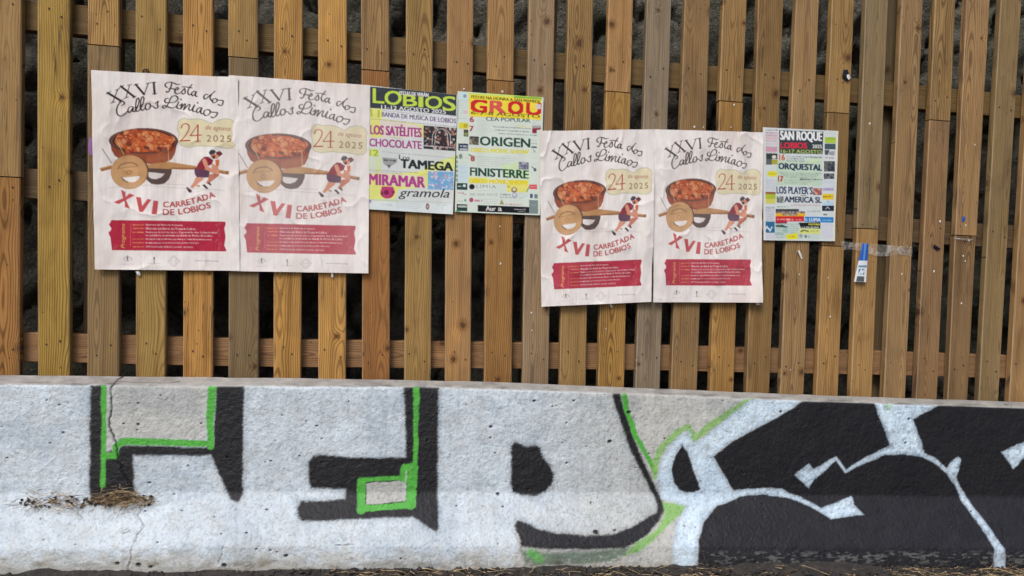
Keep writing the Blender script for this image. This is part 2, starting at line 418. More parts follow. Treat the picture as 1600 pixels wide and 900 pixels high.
# straight ends outside the picture
0 and print('barrier z', [(round(float(k[40]), 3), round(float(k[40+NX//2]), 3), round(float(k[40+NX-1]), 3)) for k in KZ])
GROUND_Z = KZ[4]
ctl = [(KY[i], KZ[i]) for i in range(5)]
# parameter along the profile, rounded at the edges by averaging
seg_n = [14, 150, 74, 38]
rows = []
for s in range(4):
    for j in range(seg_n[s]+(1 if s == 3 else 0)):
        u = j/seg_n[s]
        rows.append((ctl[s][0]*(1-u)+ctl[s+1][0]*u, ctl[s][1]*(1-u)+ctl[s+1][1]*u))
PY = np.array([np.full_like(Xc, r[0]) for r in rows]); PZ = np.array([r[1] for r in rows])
def blur(A, n):
    for _ in range(n):
        B = A.copy(); B[1:-1] = (A[:-2]+2*A[1:-1]+A[2:])/4; A = B
    return A
PYs, PZs = blur(PY, 10), blur(PZ, 10)
# extend to a buried foot
P = np.stack([np.broadcast_to(Xc, PYs.shape), PYs, PZs], -1)
foot = P[-1:].copy(); foot[..., 2] -= .12
P = np.concatenate([P, foot], 0)
P0 = P.copy()
pxx, pyy = proj(P)
nz_ = fbm(P[..., 0]*9+5, P[..., 2]*9+P[..., 1]*9, 11, 4)-.5
n2_ = fbm(P[..., 0]*55, (P[..., 2]+P[..., 1])*55, 21, 3)-.5
P[..., 1] += nz_*.006+n2_*.0022
P[..., 2] += nz_*.004
# ---- paint
def Zm(x0, pts, y0=580.0, k=2.8125): return [(x0+a/k, y0+b/k) for a, b in pts]
jx = (fbm(pxx/13, pyy/13, 31, 3)-.5)*3.0; jy = (fbm(pxx/13, pyy/13, 41, 3)-.5)*3.0
QX, QY = pxx+jx, pyy+jy
def poly_sd(pts, m=12):
    """signed distance (px, + inside) on a window, (slice, values)"""
    pts = np.array(pts, float)
    lo = pts.min(0)-m; hi = pts.max(0)+m
    msk = (QX > lo[0]) & (QX < hi[0]) & (QY > lo[1]) & (QY < hi[1])
    x = QX[msk]; y = QY[msk]; d = np.full(x.shape, 1e9); ins = np.zeros(x.shape, bool)
    for i in range(len(pts)):
        ax, ay = pts[i]; bx, by = pts[(i+1) % len(pts)]
        ex, ey = bx-ax, by-ay; l2 = ex*ex+ey*ey+1e-9
        t = np.clip(((x-ax)*ex+(y-ay)*ey)/l2, 0, 1)
        d = np.minimum(d, (x-ax-t*ex)**2+(y-ay-t*ey)**2)
        if ay != by:
            c = ((ay > y) != (by > y)) & (x < (bx-ax)*(y-ay)/(by-ay)+ax); ins ^= c
    d = np.sqrt(d)
    return msk, np.where(ins, d, -d)
def line_sd(pts, wd, m=8):
    pts = np.array(pts, float); wd = np.broadcast_to(np.asarray(wd, float), (len(pts),))
    lo = pts.min(0)-m-wd.max(); hi = pts.max(0)+m+wd.max()
    msk = (QX > lo[0]) & (QX < hi[0]) & (QY > lo[1]) & (QY < hi[1])
    x = QX[msk]; y = QY[msk]; d = np.full(x.shape, -1e9)
    for i in range(len(pts)-1):
        ax, ay = pts[i]; bx, by = pts[i+1]; ex, ey = bx-ax, by-ay; l2 = ex*ex+ey*ey+1e-9
        t = np.clip(((x-ax)*ex+(y-ay)*ey)/l2, 0, 1)
        d = np.maximum(d, (wd[i]*(1-t)+wd[i+1]*t)/2-np.sqrt((x-ax-t*ex)**2+(y-ay-t*ey)**2))
    return msk, d
rs = np.random.RandomState(5)
grain = rs.rand(*pxx.shape)
C = np.zeros(pxx.shape+(3,))
bare = np.array([.49, .50, .475]); silver = np.array([.55, .625, .685])
C[:] = bare
big = fbm(pxx/60, pyy/40, 51, 4); fine = fbm(pxx/5, pyy/5, 61, 3); mid = fbm(pxx/18, pyy/14, 67, 4)
C *= (1+(mid-.5)*.28+(fine-.5)*.12)[..., None]
front = sstep(600, 603.5, pyy-(L_TF(pxx)-600.5))        # paint ends at the top edge
def paint(sd, col, soft=1.3, op=1.0, noise=1.6, chip=.0):
    msk, d = sd
    d = d+(grain[msk]-.5)*noise
    a = sstep(-soft, soft, d)*op*front[msk]
    if sum(col) < .08: a = np.maximum(a, sstep(-8.5, 0, d+(grain[msk]-.5)*5)*.20*front[msk])
    if chip: a = a*(1-chip*sstep(.56, .66, mid[msk]*.5+fine[msk]*.5))
    C[msk] = C[msk]*(1-a[..., None])+np.asarray(col)*a[..., None]
SIL = silver*(1.0)
# silver fill: whole left part of the wall up to the letter D, patchy
sil_poly = [(-400, 560), (956, 560), (985, 680), (1020, 760), (1028, 800), (960, 835), (860, 835), (805, 815), (812, 900), (-400, 900)]
msk, d = poly_sd(sil_poly, 10)
a = sstep(-2.5, 2.5, d)*front[msk]*(1-.75*sstep(855, 880, pyy[msk]+(mid[msk]-.5)*40))
a *= 1-.22*sstep(.50, .66, mid[msk])
gx = .25*sstep(800, 960, pxx[msk])
sc_ = SIL*(1-gx[..., None]*np.array([.55, .75, 1.0]))*(1+(fine[msk]-.5)*.22+(big[msk]-.5)*.22)[..., None]
C[msk] = C[msk]*(1-a[..., None])+sc_*a[..., None]
BLK = [.013, .013, .015]; GRN = [.085, .40, .055]; GRL = [.22, .46, .11]; WHT = np.array([.52, .64, .74])
# first letter
paint(poly_sd(Zm(0, [(397,62),(440,57),(470,57),(470,130),(462,350),(520,345),(530,322),(935,335),(950,58),(1075,58),(1070,300),(1070,540),(1047,578),(1012,560),(990,510),(925,372),(585,370),(592,510),(600,560),(480,600),(395,570),(392,500)])), BLK, 2.6, 1.0, 2.6)
paint(poly_sd(Zm(0, [(468,57),(912,57),(905,300),(520,292),(500,310),(480,355),(458,358)])), bare*(.98), 1.4, .93)
paint(line_sd(Zm(0, [(455,60),(459,240),(455,370),(451,500)]), [8.5,8,8,8]), GRN, 1.0)
paint(line_sd(Zm(0, [(455,372),(510,368),(508,330),(535,308),(700,310),(922,318)]), [9,10,10,11,11,10]), GRN, 1.0)
paint(line_sd(Zm(0, [(926,335),(924,200),(934,60)]), [9,12,14]), GRN, 1.0)
# second letter
paint(poly_sd(Zm(400, [(648,66),(805,66),(800,300),(800,520),(805,690),(790,708),(765,695),(690,642),(450,652),(200,660),(183,640),(180,600),(200,572),(390,562),(395,520),(240,515),(230,480),(228,400),(250,372),(290,368),(400,378),(658,375),(655,200)])), BLK, 2.6, 1.0, 2.6)
paint(poly_sd(Zm(400, [(483,492),(662,480),(657,570),(483,588)])), bare*.9, .8)
paint(line_sd(Zm(400, [(702,68),(705,160),(703,300),(700,420)]), [10,9,7,7]), GRN, .9)
paint(line_sd(Zm(400, [(462,482),(460,612)]), 12.5), GRN, .9)
paint(line_sd(Zm(400, [(462,477),(650,468)]), 7), GRN, .9)
paint(line_sd(Zm(400, [(455,606),(690,586)]), 10), GRN, .9)
paint(line_sd(Zm(400, [(688,425),(680,585)]), 16), GRN, .9)
paint(line_sd(Zm(400, [(650,423),(700,423)]), 10), GRN, .9)
paint(line_sd(Zm(400, [(650,430),(652,470)]), 12), GRN, .9)
paint(line_sd(Zm(400, [(660,440),(656,560)]), 2.0), [.6,.6,.6], .6, .6)
# blob and the long curve of the D
paint(poly_sd(Zm(800, [(-5,330),(10,310),(35,318),(60,330),(95,325),(125,332),(140,375),(165,410),(185,450),(178,490),(150,530),(100,548),(40,548),(0,530),(-8,500),(-5,420)])), BLK, 2.6, 1.0, 2.6)
paint(poly_sd(Zm(800, [(438,88),(476,90),(490,150),(520,240),(560,350),(600,440),(632,510),(662,570),(670,610),(650,652),(600,712),(540,760),(500,778),(400,785),(200,785),(40,775),(30,720),(10,680),(25,656),(60,665),(110,690),(200,710),(330,722),(440,715),(520,685),(600,640),(635,620),(638,590),(620,545),(580,470),(530,370),(490,270),(455,160)])), BLK, 2.6, 1.0, 2.6)
paint(line_sd(Zm(800, [(492,95),(507,180),(542,280),(592,370),(632,445)]), [8,9,8,7,6]), GRN, 1.2)
paint(line_sd(Zm(800, [(628,470),(630,400),(660,330),(720,275),(775,245),(800,300),(880,235),(960,185),(1060,120)]), [6,9,10,10,9,11,11,11,10]), GRL, 2.2, .85, 2.5)
paint(poly_sd(Zm(800, [(660,572),(770,588),(745,622),(700,665),(640,725),(560,795),(480,815),(560,745),(640,690),(672,630)])), GRL, 2.5, .9, 2.5)
paint(poly_sd(Zm(800, [(640,730),(720,660),(710,850),(540,850)])), bare*1.02, 5, .9)
paint(poly_sd(Zm(800, [(40,790),(200,800),(400,790),(520,775),(470,835),(300,850),(60,855)])), [.035,.10,.035], 4, .75, 3, .5)
paint(line_sd(Zm(800, [(85,800),(120,825)]), 13), GRN, 4, .8, 3)
# white outlined letter
W1 = Zm(800, [(1060,116),(960,192),(830,305),(800,312),(775,260),(700,310),(650,390),(638,470),(655,560),(765,592),(725,660),(706,760),(712,880),(812,880),(820,740),(842,665),(900,590),(1000,548),(1125,540)])+Zm(1200, [(0,545),(100,560),(200,605),(280,650),(420,632),(380,590),(370,552),(235,600),(140,555),(60,520),(0,512)])+Zm(800, [(970,522),(930,450),(880,378),(960,312),(1125,225)])+Zm(1200, [(80,180),(165,120)])
blackR = Zm(800, [(880,378),(960,312),(1125,225)])+Zm(1200, [(60,190),(165,125),(2150,125),(2230,300),(2170,520),(2280,760),(2200,900)])+Zm(800, [(816,900),(820,740),(842,665),(900,590),(1000,548),(970,522),(930,450)])
paint(poly_sd(blackR), BLK, 2.2)
msk, d = poly_sd(W1)
def white(sd, soft=1.4):
    msk, d = sd
    d = d+(grain[msk]-.5)*1.4
    a = sstep(-soft, soft, d)*front[msk]*(1-.25*sstep(.55, .62, fine[msk]))
    core = sstep(1, 7, d)
    col = WHT*1.08*(.80+.28*core*(.6+.8*mid[msk]))[..., None]
    C[msk] = C[msk]*(1-a[..., None])+col*a[..., None]
white(poly_sd(W1))
paint(poly_sd(Zm(800, [(748,322),(775,360),(800,440),(830,520),(800,535),(765,533),(735,522),(710,490),(702,430),(718,370)])), BLK, 1.6)
white(poly_sd(Zm(1200, [(460,126),(600,126),(795,126),(715,168),(635,212),(662,280),(688,362),(740,385),(785,425),(800,400),(835,378),(848,392),(840,430),(825,465),(850,520),(890,580),(960,670),(1010,740),(1040,780),(1045,870),(992,870),(995,780),(960,720),(900,640),(850,570),(820,500),(785,450),(740,410),(680,378),(600,364),(510,368),(340,447),(300,392),(200,480),(178,512),(118,455),(180,405),(200,430),(300,375),(345,430),(500,340),(537,325),(500,230)])))
white(poly_sd(Zm(1200, [(1025,355),(1125,305),(1300,262),(1520,240),(1700,300),(1840,470),(1900,700),(1905,870),(1850,870),(1845,720),(1790,510),(1670,345),(1510,285),(1300,305),(1125,380),(1078,430)])))
white(line_sd(Zm(1200, [(1560,870),(1600,640),(1500,500),(1400,520)]), 9))
paint(line_sd(Zm(1200, [(515,132),(530,160),(545,135)]), 6), GRL, 2.5, .6, 3)
# slope below the ledge: light on the upturned face painted in as a slight lift
below = sstep(772, 776, pyy)
C += (np.array([.006, .006, .008])*below[..., None])*(1+(mid-.5)*1.2)[..., None]
# chipped and dirty foot
chip = sstep(.53, .60, fbm(pxx/7, pyy/2.6, 71, 4)*.7+fbm(pxx/40, pyy/8, 77, 2)*.3)*sstep(858, 866, pyy)*(1-sstep(878, 884, pyy))*sstep(800, 850, pxx)
C = C*(1-chip[..., None]*.30)+np.array([.30, .30, .285])*chip[..., None]*.30
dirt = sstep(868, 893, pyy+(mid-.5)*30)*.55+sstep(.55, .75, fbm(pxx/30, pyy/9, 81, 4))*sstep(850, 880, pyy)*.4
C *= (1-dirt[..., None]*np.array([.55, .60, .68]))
# bare top face: weathered grey with stains
topm = 1-front
st = fbm(pxx/22, pyy/6, 91, 4)
C = C*(1-topm[..., None])+(np.array([.40, .40, .385])*(1+(st-.5)*.7+(fine-.5)*.3)[..., None])*topm[..., None]
edge = sstep(.55, .68, fbm(pxx/30, pyy/3, 95, 4))*np.exp(-((pyy-L_TF(pxx))/3.0)**2)
C *= (1-edge[..., None]*.4)
# ledge line catches dust
run = fbm(pxx/5.5, pyy/130, 131, 4); C *= (1-sstep(.56, .74, run)*.07*front)[..., None]
pore = sstep(.60, .70, fbm(pxx/2.6, pyy/2.6, 141, 2))*front*(C.mean(-1) > .2); C *= (1-pore*.22)[..., None]
blot = sstep(.54, .66, fbm(pxx/75, pyy/45, 151, 5)); C *= 1-blot[..., None]*front[..., None]*np.array([.13, .11, .09])
# pits and blow holes
dep = np.zeros(pxx.shape)
rp = np.random.RandomState(3)
pits = [(495,666,2.2),(1021-38,645,3.4),(953,690,3.2),(835,627,2.4),(897,626,2),(778,772,3),(767,667,2.6),(478,659,1.6),(216,663,2),(216,630,1.6),(183,872+10,3),(216,884,4),(235,887,3),(350,884,4),(447,869,3),(1221,644,2.4),(1415,692,2),(1421,655,2),(931,832,4),(961,829,2.5),(933,833,3)]
pits += [(rp.uniform(0, 1600), rp.uniform(610, 880), rp.uniform(.7, 1.7)) for _ in range(150)]
for (x, y, r) in pits:
    m_ = (abs(pxx-x) < r*3) & (abs(pyy-y) < r*3)
    dd = np.sqrt(((pxx[m_]-x)/1.25)**2+(pyy[m_]-y)**2)+(fine[m_]-.5)*1.2
    a = sstep(r, r*.5, dd)
    C[m_] = C[m_]*(1-a[..., None]*.88)+np.array([.02, .018, .015])*a[..., None]*.88; dep[m_] = np.maximum(dep[m_], a*.004*min(r, 2))
# cracks
def crack(pts, w0, dpt=.006, dark=.92):
    msk, d = line_sd(pts, w0, 4)
    a = sstep(-.9, .5, d+(fine[msk]-.5)*1.6)
    C[msk] = C[msk]*(1-a[..., None]*dark)+np.array([.015, .013, .012])*a[..., None]*dark
    dep[msk] = np.maximum(dep[msk], a*dpt)
def rough_line(pts, amp, seed, n=6):
    r = random.Random(seed); out = [pts[0]]
    for (a, b) in zip(pts[:-1], pts[1:]):
        for i in range(1, n+1):
            u = i/n; j = amp if i < n else amp*.3
            out.append((a[0]+(b[0]-a[0])*u+r.uniform(-j, j), a[1]+(b[1]-a[1])*u+r.uniform(-j*.5, j*.5)))
    return out
crack(rough_line(Zm(0, [(545,20),(515,38),(487,75),(492,150),(480,240),(510,310),(522,390),(550,470),(580,515)]), 1.2, 1), 1.7)
crack(rough_line(Zm(0, [(597,570),(618,605),(608,640),(632,680),(600,720),(577,780),(572,840),(558,885)]), 1.2, 2), 1.0, .003, .6)
crack(rough_line(Zm(0, [(515,42),(600,48),(700,52),(790,45)]), 1.0, 3), .8, .002, .6)
crack(rough_line(Zm(0, [(982,770),(972,815),(958,840)]), .8, 4), .8, .003, .6)
crack(rough_line(Zm(400, [(345,765),(430,762)]), .6, 5), .8, .003, .7)
crack(rough_line(Zm(0, [(540,715),(560,690),(578,700),(550,712)]), .8, 6), .8, .002, .6)
crack(rough_line(Zm(400, [(60,655),(75,665),(72,690)]), .8, 7), .8, .002, .6)
P[..., 1] += dep
C = np.clip(C, .006, .85)
barrier = grid_obj('concrete_barrier', P[::-1], CONC, C[::-1])
tag(barrier, 'low painted concrete road barrier with black, green and white graffiti in front of the fence', 'barrier')
# back, ends of the barrier
idx = list(range(0, len(Xc), 30)); idx[-1] = len(Xc)-1
V = []
for i in idx:
    a = P[0, i]; V += [(a[0], a[1], a[2]), (a[0], a[1]+.02, a[2]-.012), (a[0], a[1]+.05, a[2]-.30), (a[0], a[1]+.085, a[2]-.38), (a[0], a[1]+.09, P[-1, i][2])]
F = []
for k in range(len(idx)-1):
    for j in range(4): F.append((k*5+j, k*5+5+j, k*5+6+j, k*5+1+j))
for s, i in ((0, 0), (1, len(Xc)-1)):
    n = len(V); prof = [P[j, i] for j in range(0, P.shape[0], 12)]+[P[-1, i]]
    V += [tuple(p) for p in prof]; k = 0 if s == 0 else len(idx)-1
    back = [k*5+4-j for j in range(5)]
    loop = list(range(n, n+len(prof)))+back
    F.append(tuple(loop if s == 0 else reversed(loop)))
mesh_obj('back_face', V, F, CONC_PLAIN, barrier)

# ================================================================== GROUND and ROCK
gx = np.concatenate([[-60, -20, -8], np.linspace(XL-1.5, XR+1.5, 420), [10, 24, 70]])
gyv = np.concatenate([[-60, -20, -6, -2.4, -1.6, -1.2], np.linspace(-.95, -.44, 46), np.linspace(-.42, -.1, 5), [0, .3, .6, 2, 8, 30, 80]])
GX, GY = np.meshgrid(gx, gyv)
gz0 = np.interp(GX, Xc, GROUND_Z)
inb = sstep(-1.3, -.6, GY)*sstep(XL-1.5, XL-1.0, GX)*(1-sstep(XR+1.0, XR+1.5, GX))
lump = (fbm(GX*7, GY*7, 101, 4)-.45)*.030+(fbm(GX*45, GY*45, 103, 3)-.5)*.012
nearw = sstep(-.56, -.47, GY)*(1-sstep(-.46, -.40, GY))
GZ = gz0-.010+lump*(.25+.75*nearw)*inb+nearw*inb*(.012+.02*(fbm(GX*3, GY*0, 105, 3)-.5))
ground = grid_obj('ground', np.stack([GX, GY, GZ], -1), GROUND)
tag(ground, kind='structure')
def gz(x, y):
    return float(np.interp(x, Xc, GROUND_Z))
rx = np.linspace(-3.6, 7.2, 620); rz = np.linspace(-1.3, 2.6, 230)
RX, RZ = np.meshgrid(rx, rz)
f1 = fbm(RX*2.2, RZ*2.2, 201, 5); f2 = fbm(RX*11, RZ*9, 211, 4); rid = abs(fbm(RX*5, RZ*3.2, 221, 4)-.5)
RYY = .40-(f1-.5)*.30-(f2-.5)*.07+np.clip(.05-rid, 0, 1)*1.6
RYY = np.maximum(RYY, .16)
rock = grid_obj('rock_face', np.stack([RX, RYY, RZ], -1), ROCK)
tag(rock, kind='structure')

# ================================================================== FLAT PRINT
def homog(src, dst):
    A = []
    for (x, y), (u, v) in zip(src, dst):
        A.append([x, y, 1, 0, 0, 0, -u*x, -u*y, -u]); A.append([0, 0, 0, x, y, 1, -v*x, -v*y, -v])
    _, _, Vt = np.linalg.svd(np.array(A, float)); return Vt[-1].reshape(3, 3)
def happly(H, p):
    p = np.asarray(p, float); q = np.concatenate([p, np.ones(p.shape[:-1]+(1,))], -1)@H.T
    return q[..., :2]/q[..., 2:]
_tc = {}
def glyphs(s, bold=0.0, shear=0.0, space=1.0):
    key = (s, bold, shear, space)
    if key in _tc: return _tc[key]
    cu = bpy.data.curves.new('t', 'FONT'); cu.body = s; cu.resolution_u = 3; cu.shear = shear; cu.space_character = space
    o = bpy.data.objects.new('t', cu); S.collection.objects.link(o)
    dg = bpy.context.evaluated_depsgraph_get(); me = bpy.data.meshes.new_from_object(o.evaluated_get(dg))
    me.calc_loop_triangles()
    V = np.zeros(len(me.vertices)*3); me.vertices.foreach_get('co', V); V = V.reshape(-1, 3)[:, :2]
    Tt = np.zeros(len(me.loop_triangles)*3, int); me.loop_triangles.foreach_get('vertices', Tt); Tt = Tt.reshape(-1, 3)
    bpy.data.objects.remove(o); bpy.data.curves.remove(cu); bpy.data.meshes.remove(me)
    lo = V.min(0); hi = V.max(0)
    _tc[key] = ((V-lo)/(hi-lo), Tt, (hi-lo)); return _tc[key]
class Canvas:
    """a printed sheet; everything is drawn in photo pixel coordinates of one sheet"""
    def __init__(s, quad, w, h, paper, ss=3):
        s.W, s.H, s.ss = w*ss, h*ss, ss
        s.Hm = homog(quad, [(0, 0), (s.W, 0), (s.W, s.H), (0, s.H)])
        s.a = np.zeros((s.H, s.W, 3)); s.a[:] = paper
        s.k = s.W/abs(quad[1][0]-quad[0][0])
    def _win(s, p):
        lo = np.maximum(np.floor(p.min(0)).astype(int), 0); hi = np.minimum(np.ceil(p.max(0)).astype(int)+1, (s.W, s.H))
        if (hi <= lo).any(): return None
        X, Y = np.meshgrid(np.arange(lo[0], hi[0])+.5, np.arange(lo[1], hi[1])+.5); return lo, hi, X, Y
    def put(s, lo, hi, m, col, op=1.0):
        r = s.a[lo[1]:hi[1], lo[0]:hi[0]]; m = m*op
        r[:] = r*(1-m[..., None])+np.asarray(col)*m[..., None]
    def poly(s, pts, col, op=1.0):
        p = happly(s.Hm, pts); wn = s._win(p)
        if not wn: return
        lo, hi, X, Y = wn; ins = np.zeros(X.shape, bool)
        for i in range(len(p)):
            ax, ay = p[i]; bx, by = p[(i+1) % len(p)]
            if ay != by: ins ^= ((ay > Y) != (by > Y)) & (X < (bx-ax)*(Y-ay)/(by-ay)+ax)
        s.put(lo, hi, ins.astype(float), col, op)
    def rect(s, x0, y0, x1, y1, col, sl=0.0, op=1.0):
        d = (x1-x0)*sl; s.poly([(x0, y0), (x1, y0+d), (x1, y1+d), (x0, y1)], col, op)
    def ell(s, cx, cy, rx, ry, col, op=1.0, rot=0.0, n=28):
        c, q = math.cos(rot), math.sin(rot)
        s.poly([(cx+rx*math.cos(t)*c-ry*math.sin(t)*q, cy+rx*math.cos(t)*q+ry*math.sin(t)*c) for t in np.linspace(0, 6.2832, n, endpoint=False)], col, op)
    def line(s, pts, wd, col, op=1.0, nib=None):
        """pen stroke; nib = (min, max) widths makes down strokes thick"""
        p = happly(s.Hm, pts); wd = np.broadcast_to(np.asarray(wd, float), (len(p),))*s.k
        m = wd.max()+2; lo = np.maximum(np.floor(p.min(0)-m).astype(int), 0); hi = np.minimum(np.ceil(p.max(0)+m).astype(int), (s.W, s.H))
        if (hi <= lo).any(): return
        X, Y = np.meshgrid(np.arange(lo[0], hi[0])+.5, np.arange(lo[1], hi[1])+.5); D = np.full(X.shape, -1e9)
        for i in range(len(p)-1):
            ax, ay = p[i]; bx, by = p[i+1]; ex, ey = bx-ax, by-ay; l2 = ex*ex+ey*ey+1e-9
            t = np.clip(((X-ax)*ex+(Y-ay)*ey)/l2, 0, 1); f = 1.0
            if nib: f = nib[0]+(nib[1]-nib[0])*abs(ey*.95+ex*.3)/math.sqrt(l2)
            D = np.maximum(D, f*(wd[i]*(1-t)+wd[i+1]*t)/2-np.hypot(X-ax-t*ex, Y-ay-t*ey))
        s.put(lo, hi, (D > 0).astype(float), col, op)
    def spline(s, pts, wd, col, nib=(.45, 1.0), op=1.0):
        p = [np.array(q, float) for q in pts]; p = [2*p[0]-p[1]]+p+[2*p[-1]-p[-2]]; out = []
        for i in range(1, len(p)-2):
            for u in np.linspace(0, 1, 6, endpoint=False):
                out.append(.5*((2*p[i])+(-p[i-1]+p[i+1])*u+(2*p[i-1]-5*p[i]+4*p[i+1]-p[i+2])*u*u+(-p[i-1]+3*p[i]-3*p[i+1]+p[i+2])*u**3))
        out.append(p[-2]); s.line(out, wd, col, op, nib)
    def tris(s, V, Tt, col, op=1.0, fat=0.0):
        """filled triangles; fat widens the strokes by that many photo pixels"""
        p = happly(s.Hm, V); wn = s._win(p)
        if not wn: return
        lo, hi, _, _ = wn; mask = np.zeros((hi[1]-lo[1], hi[0]-lo[0]), bool)
        for t in Tt:
            q = p[t]; l = np.maximum(np.floor(q.min(0)).astype(int), lo); h = np.minimum(np.ceil(q.max(0)).astype(int)+1, hi)
            if (h <= l).any(): continue
            X = np.arange(l[0], h[0])[None, :]+.5; Y = np.arange(l[1], h[1])[:, None]+.5
            a, b, c = q; e = []
            for (u, v) in ((a, b), (b, c), (c, a)): e.append((v[0]-u[0])*(Y-u[1])-(v[1]-u[1])*(X-u[0]))
            m = ((e[0] >= 0) & (e[1] >= 0) & (e[2] >= 0)) | ((e[0] <= 0) & (e[1] <= 0) & (e[2] <= 0))
            mask[l[1]-lo[1]:h[1]-lo[1], l[0]-lo[0]:h[0]-lo[0]] |= m
        n_ = int(round(fat*s.k)); out = mask.copy()
        for i in range(1, n_+1):
            out[:, i:] |= mask[:, :-i]; out[:, :-i] |= mask[:, i:]
        if n_ > 1: m2 = out.copy(); q_ = n_//2; out[q_:] |= m2[:-q_]; out[:-q_] |= m2[q_:]
        mask = out
        s.put(lo, hi, mask.astype(float), col, op)
    def text(s, st, x0, y0, x1, y1, h, col, bold=.02, shear=0.0, op=1.0, space=1.0):
        """string fitted between the baseline points (x0,y0) and (x1,y1), height h"""
        V, Tt, _ = glyphs(st, bold, shear, space)
        Q = np.stack([x0+(x1-x0)*V[:, 0], y0+(y1-y0)*V[:, 0]-h*V[:, 1]], -1); s.tris(Q, Tt, col, op, max(0, bold-.005)*h*1.25)
    def arc(s, st, base, h, col, bold=.03):
        """letters set one by one along a bent baseline"""
        B = np.array(base, float); L = np.concatenate([[0], np.cumsum(np.hypot(*(B[1:]-B[:-1]).T))]); n = len(st)
        ws = [glyphs(c, bold)[2][0]+.1 if c != ' ' else .35 for c in st]; tot = sum(ws); pos = 0
        for c, wd in zip(st, ws):
            if c != ' ':
                V, Tt, sz = glyphs(c, bold); a = pos/tot*L[-1]; b = (pos+wd-.1)/tot*L[-1]
                pa = np.array([np.interp(a, L, B[:, 0]), np.interp(a, L, B[:, 1])]); pb = np.array([np.interp(b, L, B[:, 0]), np.interp(b, L, B[:, 1])])
                d = (pb-pa); nrm = np.array([d[1], -d[0]])/np.hypot(*d)
                s.tris(pa+V[:, :1]*d+V[:, 1:]*nrm*h, Tt, col, 1.0, bold*h*1.5)
            pos += wd
    def micro(s, x0, y, x1, h, col, sl=0.0, seed=0, op=.7):
        """print too small to be read in the photograph: a ragged row of marks"""
        r = random.Random(seed+int(x0*7+y*13)); x = x0
        while x < x1:
            wd = r.uniform(h*.5, h*2.6); e = min(x+wd, x1); dy = (x-x0)*sl
            s.rect(x, y+dy+r.uniform(0, h*.25), e, y+dy+h*r.uniform(.75, 1), col, sl, op*r.uniform(.5, 1)); x = e+h*r.uniform(.25, .5)
    def photo(s, x0, y0, x1, y1, cols, sl=0.0, seed=1, n=40, bgc=(.02, .02, .025)):
        """a small photograph, too blurred to make out: dabs of its colours"""
        s.rect(x0, y0, x1, y1, bgc, sl); r = random.Random(seed)
        for i in range(n):
            x = r.uniform(x0+1, x1-1); y = r.uniform(y0+1, y1-1)+(x-x0)*sl; q = r.uniform(.5, 2.2)
            s.poly([(max(x-q, x0), y-q*.8), (min(x+q, x1), y-q*.6), (min(x+q*.8, x1), y+q), (max(x-q*.7, x0), y+q*.8)], cols[i % len(cols)], .75)
    def done(s):
        h, w_ = s.H//s.ss, s.W//s.ss
        return s.a[:h*s.ss, :w_*s.ss].reshape(h, s.ss, w_, s.ss, 3).mean((1, 3))

